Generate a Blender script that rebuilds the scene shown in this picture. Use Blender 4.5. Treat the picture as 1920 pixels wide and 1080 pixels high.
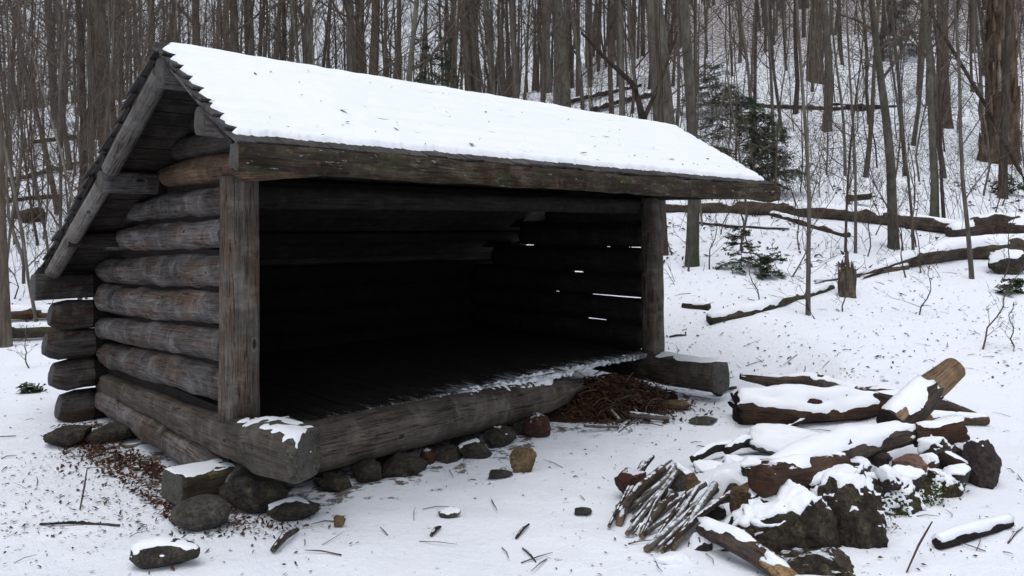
import bpy, math, random
from mathutils import Vector, noise, Matrix
R = math.radians
random.seed(7)
for o in list(bpy.data.objects): bpy.data.objects.remove(o)
sc = bpy.context.scene
col = sc.collection

# ------------------------------------------------------------------ camera
EYE = 1.65
HEAD = R(43.4)
AX = (math.sin(HEAD), math.cos(HEAD))      # view direction on the ground
RX = (math.cos(HEAD), -math.sin(HEAD))
CX, CY = -1.97, -4.51
F, HZ = 1420.0, 430.0
cd = bpy.data.cameras.new("camera"); cam = bpy.data.objects.new("camera", cd); col.objects.link(cam)
cam.location = (CX, CY, EYE); cam.rotation_euler = (R(90), 0, -HEAD)
cd.sensor_width = 36; cd.lens = 36*F/1920; cd.shift_y = -(540-HZ)/1920
cd.clip_start = .05; cd.clip_end = 1000
sc.camera = cam
# ------------------------------------------------------------------ sky, sun, exposure
SUN_EL, SUN_AZ = R(74), R(235)
w = bpy.data.worlds.new("World"); sc.world = w; w.use_nodes = True
nt = w.node_tree; bg = nt.nodes['Background']
sky = nt.nodes.new('ShaderNodeTexSky'); sky.sky_type = 'NISHITA'; sky.sun_disc = False
sky.sun_elevation = SUN_EL; sky.sun_rotation = SUN_AZ; sky.air_density = 1; sky.dust_density = 3; sky.ozone_density = 1
hs = nt.nodes.new('ShaderNodeHueSaturation'); hs.inputs['Saturation'].default_value = .3
nt.links.new(sky.outputs[0], hs.inputs['Color']); nt.links.new(hs.outputs[0], bg.inputs[0])
bg.inputs[1].default_value = .15
sd = bpy.data.lights.new("sun", 'SUN'); sun = bpy.data.objects.new("sun", sd); col.objects.link(sun)
sd.energy = .5; sd.angle = R(50); sd.color = (1, .98, .96)
d = Vector((math.sin(SUN_AZ)*math.cos(SUN_EL), math.cos(SUN_AZ)*math.cos(SUN_EL), math.sin(SUN_EL)))
sun.rotation_euler = d.to_track_quat('Z', 'Y').to_euler()
vs = sc.view_settings; vs.view_transform = 'Standard'; vs.look = 'None'; vs.gamma = 1; vs.use_curve_mapping = False
vs.exposure = .27

# ------------------------------------------------------------------ materials
def mat(name):
    m = bpy.data.materials.new(name); m.use_nodes = True
    t = m.node_tree; b = t.nodes['Principled BSDF']
    return m, t, b
def N(t, typ, **kw):
    n = t.nodes.new(typ)
    for k, v in kw.items():
        if k in n.inputs: n.inputs[k].default_value = v
        else: setattr(n, k, v)
    return n
def ramp(t, src, stops):
    r = t.nodes.new('ShaderNodeValToRGB'); e = r.color_ramp.elements
    while len(e) < len(stops): e.new(.5)
    for i, (p, c) in enumerate(stops):
        e[i].position = p; e[i].color = (c[0], c[1], c[2], 1) if hasattr(c, '__len__') else (c, c, c, 1)
    t.links.new(src, r.inputs[0]); return r.outputs[0]
def mapping(t, src, sc_, loc=(0, 0, 0)):
    m = t.nodes.new('ShaderNodeMapping'); m.inputs['Scale'].default_value = sc_; m.inputs['Location'].default_value = loc
    t.links.new(src, m.inputs[0]); return m.outputs[0]
def noi(t, vec, scale, detail=5, rough=.6):
    n = N(t, 'ShaderNodeTexNoise'); n.inputs['Scale'].default_value = scale; n.inputs['Detail'].default_value = detail
    n.inputs['Roughness'].default_value = rough; t.links.new(vec, n.inputs['Vector']); return n.outputs[0]
def mix(t, f, a, b, mode='MIX'):
    m = t.nodes.new('ShaderNodeMix'); m.data_type = 'RGBA'; m.blend_type = mode
    for s, v in ((0, f), (6, a), (7, b)):
        if isinstance(v, (int, float)): m.inputs[s].default_value = v
        elif isinstance(v, tuple): m.inputs[s].default_value = (v[0], v[1], v[2], 1)
        else: t.links.new(v, m.inputs[s])
    return m.outputs[2]
def mth(t, op, a, b=0.0, clamp=False):
    m = t.nodes.new('ShaderNodeMath'); m.operation = op; m.use_clamp = clamp
    for s, v in ((0, a), (1, b)):
        if isinstance(v, (int, float)): m.inputs[s].default_value = v
        else: t.links.new(v, m.inputs[s])
    return m.outputs[0]
def bump(t, b, h, st, dist=.02):
    n = t.nodes.new('ShaderNodeBump'); n.inputs['Strength'].default_value = st; n.inputs['Distance'].default_value = dist
    t.links.new(h, n.inputs['Height']); t.links.new(n.outputs[0], b.inputs['Normal'])
def gscale(c, k): return tuple(x*k for x in c)
def snow_mask(t, lo, hi, ns=9, geo=None):
    """1 where the surface faces up, broken by noise: thin lying snow"""
    g = t.nodes.new('ShaderNodeNewGeometry'); s = t.nodes.new('ShaderNodeSeparateXYZ'); t.links.new(g.outputs['Normal'], s.inputs[0])
    n = noi(t, g.outputs['Position'], ns, 6, .7)
    v = mth(t, 'ADD', s.outputs[2], mth(t, 'MULTIPLY', mth(t, 'SUBTRACT', n, .5), 1.3))
    return ramp(t, v, [(lo, 0), (hi, 1)])
SNOWC = (.76, .80, .88)
def wood(name, dark, light, brown, moss=0, snow=None, rough=.85, knots=True, fleck=False):
    m, t, b = mat(name)
    uv = t.nodes.new('ShaderNodeUVMap').outputs[0]
    tc = t.nodes.new('ShaderNodeTexCoord').outputs['Object']
    n1a = noi(t, mapping(t, uv, (2.6, 42, 1)), 1, 8, .7); n1b = noi(t, mapping(t, uv, (9, 90, 1), (5, 2, 0)), 1.3, 5, .7)
    n1 = mth(t, 'ADD', mth(t, 'MULTIPLY', n1a, .62), mth(t, 'MULTIPLY', n1b, .38))
    n2 = noi(t, tc, 2.6, 4, .6)
    n3 = noi(t, mapping(t, uv, (1.3, 5, 1), (3, 7, 0)), 1.5, 5, .65)
    c = mix(t, ramp(t, n1, [(.36, 0), (.62, 1)]), dark, gscale(light, 1.12))
    c = mix(t, ramp(t, n3, [(.44, 0), (.62, .9)]), c, brown)
    c = mix(t, ramp(t, n2, [(.3, .75), (.62, 0)]), c, gscale(dark, .8))
    cr = noi(t, mapping(t, uv, (.9, 26, 1), (11, 3, 0)), 1.6, 3, .5)
    crk = ramp(t, cr, [(.5, 0), (.515, 1), (.53, 0)])
    crk2 = mth(t, 'MULTIPLY', crk, ramp(t, n3, [(.4, 0), (.55, 1)]))
    c = mix(t, mth(t, 'MULTIPLY', crk2, .85), c, gscale(dark, .25))
    cr3 = ramp(t, noi(t, mapping(t, uv, (2.4, 60, 1), (2, 9, 0)), 1.2, 3, .5), [(.555, 0), (.57, 1), (.59, 0)])
    c = mix(t, mth(t, 'MULTIPLY', cr3, .6), c, gscale(dark, .3))
    st = noi(t, mapping(t, uv, (5, 2.5, 1), (1, 4, 0)), 1.6, 6, .7)
    c = mix(t, ramp(t, st, [(.5, 0), (.66, .45)]), c, gscale(light, 1.35)); c = mix(t, ramp(t, st, [(.3, .6), (.44, 0)]), c, gscale(dark, .8))
    hgt = mth(t, 'SUBTRACT', n1, mth(t, 'MULTIPLY', crk2, .8))
    if knots:
        v = N(t, 'ShaderNodeTexVoronoi'); v.inputs['Scale'].default_value = 1; t.links.new(mapping(t, uv, (3.2, 5.5, 1)), v.inputs['Vector'])
        sp = t.nodes.new('ShaderNodeSeparateColor'); t.links.new(v.outputs['Color'], sp.inputs[0])
        k = mth(t, 'MULTIPLY', ramp(t, v.outputs['Distance'], [(.055, 1), (.11, 0)]), mth(t, 'GREATER_THAN', sp.outputs[0], .62))
        c = mix(t, mth(t, 'MULTIPLY', k, .85), c, gscale(dark, .3))
        k2 = mth(t, 'MULTIPLY', ramp(t, v.outputs['Distance'], [(.1, 0), (.13, 1), (.17, 0)]), mth(t, 'GREATER_THAN', sp.outputs[0], .62))
        c = mix(t, mth(t, 'MULTIPLY', k2, .35), c, gscale(light, 1.5))
    if moss:
        mm = noi(t, tc, 7, 6, .7)
        c = mix(t, ramp(t, mm, [(.62-.2*moss, 0), (.72-.2*moss, .85)]), c, (.045, .058, .018))
        mm2 = noi(t, tc, 12, 4, .7)
        c = mix(t, ramp(t, mm2, [(.6, 0), (.66, .7)]), c, (.2, .12, .06))
    oi = t.nodes.new('ShaderNodeObjectInfo').outputs['Random']
    hv = t.nodes.new('ShaderNodeHueSaturation'); t.links.new(c, hv.inputs['Color'])
    t.links.new(mth(t, 'ADD', mth(t, 'MULTIPLY', oi, .5), .75), hv.inputs['Value']); c = hv.outputs[0]
    if fleck:
        fl = noi(t, mapping(t, uv, (5, 14, 1), (8, 1, 0)), 1.4, 6, .75)
        c = mix(t, ramp(t, noi(t, mapping(t, uv, (1.6, 6, 1), (3, 3, 0)), 1.5, 7, .75), [(.46, 0), (.56, .8)]), c, (.018, .012, .009))
        c = mix(t, ramp(t, fl, [(.61, 0), (.64, .75)]), c, (.42, .42, .40))
    if snow: c = mix(t, snow_mask(t, *snow), c, SNOWC)
    t.links.new(c, b.inputs['Base Color']); b.inputs['Roughness'].default_value = rough; b.inputs['Specular IOR Level'].default_value = .2
    bump(t, b, hgt, 1, .018)
    return m
def endgrain(name, c1, c2):
    m, t, b = mat(name)
    uv = t.nodes.new('ShaderNodeUVMap').outputs[0]
    ln = t.nodes.new('ShaderNodeVectorMath'); ln.operation = 'LENGTH'; t.links.new(uv, ln.inputs[0])
    nn = noi(t, uv, 9, 4)
    rr = mth(t, 'SINE', mth(t, 'ADD', mth(t, 'MULTIPLY', ln.outputs['Value'], 760), mth(t, 'MULTIPLY', nn, 22)))
    c = mix(t, mth(t, 'ADD', mth(t, 'MULTIPLY', rr, .12), .45), c1, c2)
    c = mix(t, ramp(t, noi(t, uv, 14, 8, .8), [(.42, 0), (.58, .9)]), c, gscale(c1, .5)); c = mix(t, ramp(t, noi(t, uv, 30, 5, .8), [(.5, 0), (.65, .7)]), c, gscale(c2, 1.25))
    n4 = noi(t, uv, 22, 2); c = mix(t, ramp(t, n4, [(.48, 0), (.5, .9), (.52, 0)]), c, gscale(c1, .2))
    t.links.new(c, b.inputs['Base Color']); b.inputs['Roughness'].default_value = .9
    bump(t, b, n4, .5, .01)
    return m
def bark(name, c1, c2, lichen=(.2, .2, .17), lich=.35, zs=1.2, xs=14, moss=False):
    m, t, b = mat(name)
    tc = t.nodes.new('ShaderNodeTexCoord').outputs['Object']
    n1 = noi(t, mapping(t, tc, (xs, xs, zs*1.6)), 1.5, 6, .65)
    n2 = noi(t, mapping(t, tc, (3, 3, 1.1)), 1.2, 4, .6)
    c = mix(t, ramp(t, n1, [(.3, 0), (.7, 1)]), c1, c2)
    c = mix(t, ramp(t, n2, [(.5, 0), (.68, lich*1.6)]), c, lichen)
    if moss:
        sp = t.nodes.new('ShaderNodeSeparateXYZ'); t.links.new(tc, sp.inputs[0])
        c = mix(t, mth(t, 'MULTIPLY', ramp(t, sp.outputs[2], [(.15, .8), (.7, 0)]), ramp(t, n2, [(.4, 0), (.6, 1)])), c, (.04, .055, .02))
    oi = t.nodes.new('ShaderNodeObjectInfo').outputs['Random']
    hv = t.nodes.new('ShaderNodeHueSaturation'); t.links.new(c, hv.inputs['Color'])
    t.links.new(mth(t, 'ADD', mth(t, 'MULTIPLY', oi, .6), .7), hv.inputs['Value']); c = hv.outputs[0]
    t.links.new(c, b.inputs['Base Color']); b.inputs['Roughness'].default_value = .95; b.inputs['Specular IOR Level'].default_value = .1
    bump(t, b, n1, .6, .02)
    return m
def rockm(name, c1, c2, moss=0, snow=None):
    m, t, b = mat(name)
    tc = t.nodes.new('ShaderNodeTexCoord').outputs['Object']
    n1 = noi(t, tc, 7, 8, .7); n2 = noi(t, tc, 40, 4, .7)
    c = mix(t, ramp(t, n1, [(.35, 0), (.65, 1)]), c1, c2)
    c = mix(t, ramp(t, n2, [(.4, 0), (.62, .75)]), c, gscale(c1, .4)); n5 = noi(t, tc, 17, 6, .8); c = mix(t, ramp(t, n5, [(.55, 0), (.68, .6)]), c, gscale(c2, 1.5))
    if moss:
        mm = noi(t, tc, 9, 7, .75)
        c = mix(t, ramp(t, mm, [(.66-.22*moss, 0), (.74-.22*moss, .9)]), c, (.04, .052, .015))
        c = mix(t, ramp(t, noi(t, tc, 19, 5, .7), [(.6, 0), (.66, .8)]), c, (.13, .12, .04))
    if snow: c = mix(t, snow_mask(t, *snow), c, SNOWC)
    t.links.new(c, b.inputs['Base Color']); b.inputs['Roughness'].default_value = .85; b.inputs['Specular IOR Level'].default_value = .25
    bump(t, b, mth(t, 'ADD', n1, mth(t, 'MULTIPLY', n2, .5)), 1, .05)
    return m
def plain(name, c1, c2, sc_=6, rough=.9, b_=.3):
    m, t, b = mat(name)
    tc = t.nodes.new('ShaderNodeTexCoord').outputs['Object']
    n1 = noi(t, tc, sc_, 5, .6)
    t.links.new(mix(t, ramp(t, n1, [(.35, 0), (.65, 1)]), c1, c2), b.inputs['Base Color']); b.inputs['Roughness'].default_value = rough
    b.inputs['Specular IOR Level'].default_value = .15
    bump(t, b, n1, b_, .01)
    return m

M = {}
M['log'] = wood('weathered_log', (.026, .023, .022), (.19, .181, .178), (.105, .06, .038))
M['post'] = wood('post_wood', (.038, .032, .028), (.16, .146, .13), (.10, .06, .038))
M['sill'] = wood('sill_wood', (.04, .036, .032), (.145, .132, .116), (.105, .08, .06), snow=(1.05, 1.2, 14))
M['beam'] = wood('mossy_beam', (.014, .010, .008), (.15, .125, .088), (.06, .026, .012), moss=.5, fleck=True)
M['honey'] = wood('brown_log', (.04, .025, .015), (.15, .10, .062), (.07, .034, .018))
M['inshade'] = wood('interior_shade_log', (.0045, .0042, .004), (.015, .0135, .0125), (.011, .0075, .0055), knots=False)  # near-black albedo: the interior's shade is put into the wood colour
M['rwall'] = wood('wall_shade_log', (.008, .0073, .0066), (.036, .033, .03), (.022, .015, .011), knots=False)  # less dark version, interior shade also painted into the colour
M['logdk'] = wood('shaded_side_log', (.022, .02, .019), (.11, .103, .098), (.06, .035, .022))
M['pole'] = wood('grey_pole', (.085, .078, .073), (.2, .19, .18), (.14, .11, .09))
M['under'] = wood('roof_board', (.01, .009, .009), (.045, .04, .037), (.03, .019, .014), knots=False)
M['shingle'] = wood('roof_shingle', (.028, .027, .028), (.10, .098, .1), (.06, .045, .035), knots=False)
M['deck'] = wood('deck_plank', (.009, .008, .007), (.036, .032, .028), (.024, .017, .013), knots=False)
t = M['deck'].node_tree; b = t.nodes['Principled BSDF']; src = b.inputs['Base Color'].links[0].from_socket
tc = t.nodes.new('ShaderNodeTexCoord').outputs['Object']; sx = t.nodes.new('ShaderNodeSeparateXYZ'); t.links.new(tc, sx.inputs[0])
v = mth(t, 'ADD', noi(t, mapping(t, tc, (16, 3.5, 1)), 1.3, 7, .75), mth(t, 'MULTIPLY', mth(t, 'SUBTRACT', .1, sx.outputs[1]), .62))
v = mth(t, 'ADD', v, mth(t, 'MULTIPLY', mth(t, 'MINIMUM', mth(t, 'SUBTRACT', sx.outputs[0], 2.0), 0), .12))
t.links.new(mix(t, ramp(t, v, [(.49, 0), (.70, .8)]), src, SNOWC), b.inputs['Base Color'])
M['end'] = endgrain('end_grain', (.04, .038, .031), (.10, .094, .08))
M['enddark'] = endgrain('dark_end_grain', (.03, .028, .027), (.10, .095, .09))
M['endshade'] = endgrain('interior_shade_end_grain', (.004, .004, .004), (.012, .012, .011))  # cut ends darkened with the same painted interior shade
M['split'] = endgrain('fresh_split_wood', (.20, .11, .05), (.42, .28, .14))
M['rot'] = wood('rotting_log', (.03, .023, .018), (.145, .112, .088), (.075, .046, .03), snow=(.95, 1.2, 16))
M['red'] = wood('reddish_log', (.022, .012, .008), (.095, .056, .038), (.065, .027, .015), rough=.8, snow=(.95, 1.2, 16))
M['char'] = wood('charred_wood', (.008, .007, .007), (.035, .03, .028), (.05, .025, .014))
M['peeled'] = wood('peeled_wood', (.16, .10, .058), (.36, .25, .165), (.24, .15, .09), knots=False)
M['barklog'] = wood('bark_log', (.02, .015, .013), (.10, .078, .066), (.07, .04, .025), snow=(.95, 1.2, 16))
M['mosslog'] = wood('mossy_log', (.025, .021, .015), (.10, .085, .06), (.05, .035, .02), moss=.55)
M['stick'] = wood('grey_stick', (.05, .046, .042), (.2, .19, .175), (.1, .07, .05), knots=False, snow=(.8, 1.15, 22))
M['bark'] = bark('grey_brown_bark', (.045, .039, .033), (.155, .14, .12))
M['bark2'] = bark('brown_bark', (.034, .026, .021), (.115, .092, .075), lich=.25)
M['bark3'] = bark('smooth_olive_bark', (.05, .046, .037), (.125, .118, .096), lich=.35, zs=3, xs=6, moss=True)
M['twig'] = plain('twig_bark', (.06, .045, .037), (.13, .105, .088))
M['farbark'] = plain('far_bark', (.05, .043, .038), (.12, .105, .094), .3)
M['needle'] = plain('hemlock_needles', (.055, .085, .06), (.12, .155, .11), 5)
M['gneedle'] = plain('fern_green', (.03, .055, .025), (.06, .09, .05), 5)
M['moss'] = plain('moss_tuft', (.03, .042, .012), (.085, .085, .022), 30)
M['leaf'] = plain('dead_leaf', (.02, .012, .008), (.125, .06, .034), 25)
M['leafdark'] = plain('dark_debris', (.03, .024, .02), (.1, .07, .05), 9)
M['earth'] = plain('bare_earth', (.018, .011, .007), (.06, .032, .018), 16, .95, 1)
M['rock'] = rockm('grey_stone', (.05, .047, .042), (.13, .12, .105), snow=(1.15, 1.3, 8))
M['rockdk'] = rockm('dark_stone', (.025, .022, .019), (.095, .085, .07), moss=.3, snow=(1.18, 1.32, 9))
M['rockmoss'] = rockm('mossy_stone', (.02, .016, .012), (.10, .08, .06), moss=.4, snow=(.92, 1.06, 5))
M['rockred'] = rockm('red_stone', (.05, .02, .016), (.12, .055, .043), snow=(.9, 1.05, 8))
M['rockpink'] = rockm('pinkish_stone', (.17, .10, .075), (.3, .2, .155))
M['rockpurple'] = rockm('purple_stone', (.03, .021, .021), (.085, .062, .06), snow=(1.1, 1.25, 8))
M['rocktan'] = rockm('tan_stone', (.12, .08, .04), (.24, .17, .1))
# snow: white, faintly blue, with crust texture
m, t, b = mat('snow'); tc = t.nodes.new('ShaderNodeTexCoord').outputs['Object']
n1 = noi(t, tc, 6, 6, .6); n2 = noi(t, tc, 60, 4, .6)
t.links.new(mix(t, n1, (.77, .815, .88), (.83, .86, .91)), b.inputs['Base Color']); b.inputs['Roughness'].default_value = .7; b.inputs['Specular IOR Level'].default_value = .2
bump(t, b, mth(t, 'ADD', n1, mth(t, 'MULTIPLY', n2, .35)), .35, .02); M['snow'] = m
# snowy forest floor with leaf litter breaking through, more of it under the far trees
m, t, b = mat('snowy_ground'); tc = t.nodes.new('ShaderNodeTexCoord').outputs['Object']
n1 = noi(t, tc, 1.3, 6, .6); n2 = noi(t, tc, 14, 6, .65); n3 = noi(t, tc, 55, 4, .6)
c = mix(t, n1, (.73, .775, .86), (.81, .845, .91))
att = t.nodes.new('ShaderNodeAttribute'); att.attribute_name = 'litter'
n4 = noi(t, mapping(t, tc, (1, 1, 2)), 5.5, 7, .72)
lv = mth(t, 'ADD', n4, mth(t, 'MULTIPLY', att.outputs['Fac'], .2))
lc = mix(t, n2, (.05, .032, .022), (.14, .10, .075))
c = mix(t, ramp(t, lv, [(.635, 0), (.69, .9)]), c, lc)
sp = noi(t, tc, 38, 3, .5)
c = mix(t, ramp(t, mth(t, 'ADD', sp, mth(t, 'MULTIPLY', n1, .12)), [(.775, 0), (.80, .75)]), c, (.10, .07, .055))
t.links.new(c, b.inputs['Base Color']); b.inputs['Roughness'].default_value = .75; b.inputs['Specular IOR Level'].default_value = .15
bump(t, b, mth(t, 'ADD', mth(t, 'ADD', n1, mth(t, 'MULTIPLY', n2, .35)), mth(t, 'MULTIPLY', n3, .12)), .55, .06); M['ground'] = m

# ------------------------------------------------------------------ places
def XY(lat, dep): return CX+dep*AX[0]+lat*RX[0], CY+dep*AX[1]+lat*RX[1]
def LD(x, y):
    dx, dy = x-CX, y-CY
    return dx*RX[0]+dy*RX[1], dx*AX[0]+dy*AX[1]
def interp(x, P):
    if x <= P[0][0]: return P[0][1]
    for (a, b_), (c_, d_) in zip(P, P[1:]):
        if x <= c_:
            k = (x-a)/(c_-a); return b_+(d_-b_)*k
    return P[-1][1]
PL = [(5, 0), (8, .04), (10, .15), (12, .32), (14, .72), (17, 1.3), (20, 2.0), (25, 3.4), (32, 5.7), (40, 7.9), (50, 8.4), (90, 7.5), (300, 6)]
PR = [(5, 0), (6, .06), (8, .42), (10, .8), (12, 1.22), (16, 2.1), (20, 3.1), (27, 5.1), (35, 7.8), (50, 14.2), (70, 23), (100, 33), (140, 38), (300, 40)]
def sm(a, b_, x):
    k = max(0.0, min(1.0, (x-a)/(b_-a))); return k*k*(3-2*k)
def gz(x, y):
    lat, dep = LD(x, y)
    u = lat/max(dep, 3)
    h = 0
    for o_, wt in ((-1, .25), (0, .5), (1, .25)):
        dd = dep+o_*max(.4, dep*.05)
        h += wt*(interp(dd, PL)*(1-sm(-.2, .32, u))+interp(dd, PR)*sm(-.2, .32, u))
    k = min(1, max(.25, dep/14))
    h += k*(.10*noise.noise(Vector((x*.35, y*.35, 2)))+.045*noise.noise(Vector((x*1.3, y*1.3, 5))))
    if dep > 14: h += min(1.2, (dep-14)*.04)*noise.noise(Vector((x*.12, y*.12, 9)))
    h += .016*noise.noise(Vector((x*4, y*4, 1)))
    if dep < 14: h += .008*noise.noise(Vector((x*10, y*10, 3)))-.022*max(0, noise.noise(Vector((x*2.6, y*2.6, 31)))-.22)
    # the shelter stands in a levelled pocket
    ex = max(-.4-x, x-4.8, 0); ey = max(-.6-y, y-2.9, 0); e = math.hypot(ex, ey)
    cap = .05+.35*sm(0, 1.6, e)*e
    if h > cap and e < 3: h = cap+(h-cap)*sm(.1, 2.6, e)
    # heap under the fire-ring snow
    h += .12*math.exp(-(((lat-1.7)/.5)**2+((dep-5.0)/.42)**2))
    h += .15*math.exp(-(((lat-1.38)/.3)**2+((dep-4.62)/.32)**2))
    return h
def G(px, py):
    """where the line of sight through a photo pixel meets the ground"""
    u = (px-960)/F; v = (py-HZ)/F; dep = 2.5; last = dep
    while dep < 160:
        x, y = XY(u*dep, dep)
        if EYE-v*dep <= gz(x, y): break
        last = dep; dep *= 1.012
    a, b_ = last, dep
    for _ in range(12):
        mdp = (a+b_)/2; x, y = XY(u*mdp, mdp)
        if EYE-v*mdp <= gz(x, y): b_ = mdp
        else: a = mdp
    x, y = XY(u*b_, b_)
    return Vector((x, y, gz(x, y)))
def W(px, py, dep):
    x, y = XY((px-960)/F*dep, dep)
    return Vector((x, y, EYE-(py-HZ)/F*dep))
def depth(p): return LD(p.x, p.y)[1]

# ------------------------------------------------------------------ object helpers
def tag(o, label=None, cat=None, group=None, kind=None):
    if label: o['label'] = label
    if cat: o['category'] = cat
    if group: o['group'] = group
    if kind: o['kind'] = kind
    return o
def empty(name, loc=(0, 0, 0)):
    o = bpy.data.objects.new(name, None); col.objects.link(o); o.location = loc; o.empty_display_size = .1; return o
def build(name, V, Fc, mats, parent=None, uvs=None, mi=None, smooth=True, origin=None):
    """origin: world point that becomes the object's own origin"""
    me = bpy.data.meshes.new(name)
    if parent is not None and parent.location.length > 0 and origin is None: origin = parent.location
    if origin is not None:
        ox, oy, oz = origin; V = [(v[0]-ox, v[1]-oy, v[2]-oz) for v in V]
    me.from_pydata([tuple(v) for v in V], [], Fc)
    for mm in (mats if isinstance(mats, (list, tuple)) else [mats]): me.materials.append(mm)
    if uvs:
        l = me.uv_layers.new(name='UVMap'); flat = []
        for f in uvs:
            for c_ in f: flat.extend(c_)
        l.data.foreach_set('uv', flat)
    if mi: me.polygons.foreach_set('material_index', mi)
    if smooth: me.polygons.foreach_set('use_smooth', [True]*len(me.polygons))
    me.update()
    o = bpy.data.objects.new(name, me); col.objects.link(o)
    if parent is not None: o.parent = parent
    elif origin is not None: o.location = origin
    return o
def frame(d_):
    d_ = d_.normalized(); up = Vector((0, 0, 1)) if abs(d_.z) < .92 else Vector((0, 1, 0))
    s = d_.cross(up).normalized(); return s, s.cross(d_).normalized()
def logmesh(pts, rad, k=20, per=.06, rough=.05, seed=0, ell=(1, 1), square=0, capin=.25, lump=0, ragged=(0, 0), fix=None):
    """a log along pts; returns V, F, uv, material index (0 side, 1 cut end)"""
    P = [Vector(p) for p in pts]; L = [0]
    for a, b_ in zip(P, P[1:]): L.append(L[-1]+(b_-a).length)
    n = max(3, int(L[-1]/per)); rings = []
    for i in range(n+1):
        s = L[-1]*i/n; j = 0
        while j < len(P)-2 and s > L[j+1]: j += 1
        q = (s-L[j])/(L[j+1]-L[j])
        rings.append((s, P[j].lerp(P[j+1], q), rad[j]+(rad[j+1]-rad[j])*q))
    V, Fc, UV, MI = [], [], [], []
    off = (seed*3.7) % 50
    m_ = len(rings)
    for i, (s, c_, r_) in enumerate(rings):
        a = rings[max(0, i-1)][1]; b_ = rings[min(m_-1, i+1)][1]
        t_ = (b_-a).normalized(); sx, uz = frame(t_)
        for j in range(k):
            th = 2*math.pi*j/k; cx, cz = math.cos(th), math.sin(th)
            q = Vector((cx*1.2+off, cz*1.2, s*1.6/max(r_*8, .5)))
            rr = r_*(1+rough*2*noise.noise(q)+rough*.9*noise.noise(Vector((cx*3+off, cz*3, s*7)))+lump*noise.noise(Vector((cx*1.6, cz*1.6+off, s*4))))
            if square:
                mxx = max(abs(cx), abs(cz)); rr = rr*((1-square)+square*min(1.25, .93/mxx))
            axo = 0
            if i == 0 and ragged[0]: axo = -ragged[0]*(.5+noise.noise(Vector((cx*3, cz*3, off))))
            if i == m_-1 and ragged[1]: axo = ragged[1]*(.5+noise.noise(Vector((cx*3, cz*3, off+4))))
            v = c_+sx*(cx*rr*ell[0])+uz*(cz*rr*ell[1])+t_*axo
            if fix: v = fix(v)
            V.append(v)
    rm = sum(rad)/len(rad)
    for i in range(m_-1):
        for j in range(k):
            j2 = (j+1) % k
            Fc.append((i*k+j, (i+1)*k+j, (i+1)*k+j2, i*k+j2)); MI.append(0)
            u0, u1 = rings[i][0]+off, rings[i+1][0]+off; v0, v1 = 2*math.pi*rm*j/k, 2*math.pi*rm*(j+1)/k
            UV.append([(u0, v0), (u1, v0), (u1, v1), (u0, v1)])
    for e, base in ((0, 0), (m_-1, (m_-1)*k)):
        s, c_, r_ = rings[e]; t_ = (rings[1][1]-rings[0][1]).normalized() if e == 0 else (rings[-1][1]-rings[-2][1]).normalized()
        sg = -1 if e == 0 else 1
        cc = sum((V[base+j] for j in range(k)), Vector())/k
        i1 = len(V)
        for j in range(k):
            v = cc+(V[base+j]-cc)*.86+t_*(sg*r_*.06*capin*4); V.append(fix(v) if fix else v)
        i2 = len(V)
        for j in range(k): 
            v = cc+(V[base+j]-cc)*.45+t_*(sg*r_*(.07*capin*4+.05*noise.noise(Vector((j, off, 1))))); V.append(fix(v) if fix else v)
        ic = len(V); V.append(fix(cc+t_*(sg*r_*.25*capin)) if fix else cc+t_*(sg*r_*.25*capin))
        def cu(j, f): return (math.cos(2*math.pi*j/k)*r_*f, math.sin(2*math.pi*j/k)*r_*f)
        for j in range(k):
            j2 = (j+1) % k
            for (A, B, fa, fb) in ((base, i1, 1, .86), (i1, i2, .86, .45)):
                f = (A+j, A+j2, B+j2, B+j) if e == 0 else (A+j2, A+j, B+j, B+j2)
                uvv = [cu(j, fa), cu(j+1, fa), cu(j+1, fb), cu(j, fb)] if e == 0 else [cu(j+1, fa), cu(j, fa), cu(j, fb), cu(j+1, fb)]
                Fc.append(f); MI.append(1); UV.append(uvv)
            f = (i2+j, i2+j2, ic) if e == 0 else (i2+j2, i2+j, ic)
            Fc.append(f); MI.append(1); UV.append([cu(j, .45), cu(j+1, .45), (0, 0)] if e == 0 else [cu(j+1, .45), cu(j, .45), (0, 0)])
    return V, Fc, UV, MI
def snowshell(name, V, Fc, parent, lo=.35, thick=.02, ns=5, amp=.5, seed=0, keep=None, name_mat='snow'):
    """a pillow of snow lying on the upward faces of a mesh, as its own solid part"""
    V = [Vector(v) for v in V]; nr = [Vector() for _ in V]
    for f in Fc:
        n = (V[f[1]]-V[f[0]]).cross(V[f[2]]-V[f[0]])
        if n.length < 1e-12: continue
        n.normalize()
        for i in f: nr[i] += n
    o3 = Vector((seed*1.7, 0, 0)); cov = []
    for v, n in zip(V, nr):
        if n.length: n.normalize()
        c_ = n.z-lo-amp*(noise.noise(v*ns+o3)+.32*noise.noise(v*ns*3.1+o3))
        if keep is not None and not keep(v): c_ = -1
        cov.append(c_)
    idx = {}; NV = []; NF = []
    for f in Fc:
        if max(cov[i] for i in f) <= 0: continue
        g_ = []
        for i in f:
            if i not in idx:
                idx[i] = len(NV); n = nr[i]; c_ = cov[i]
                if c_ <= 0: NV.append(V[i]+n*max(-.012, c_*.04))
                else:
                    k = min(1, c_/.3); k = math.sin(k*math.pi/2)
                    NV.append(V[i]+(n*.35+Vector((0, 0, .65)))*thick*k*(1+.35*noise.noise(V[i]*9)))
            g_.append(idx[i])
        NF.append(tuple(g_))
    if not NF: return None
    return build(name, NV, NF, M[name_mat], parent, origin=(0, 0, 0))
_ls = [0]
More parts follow.
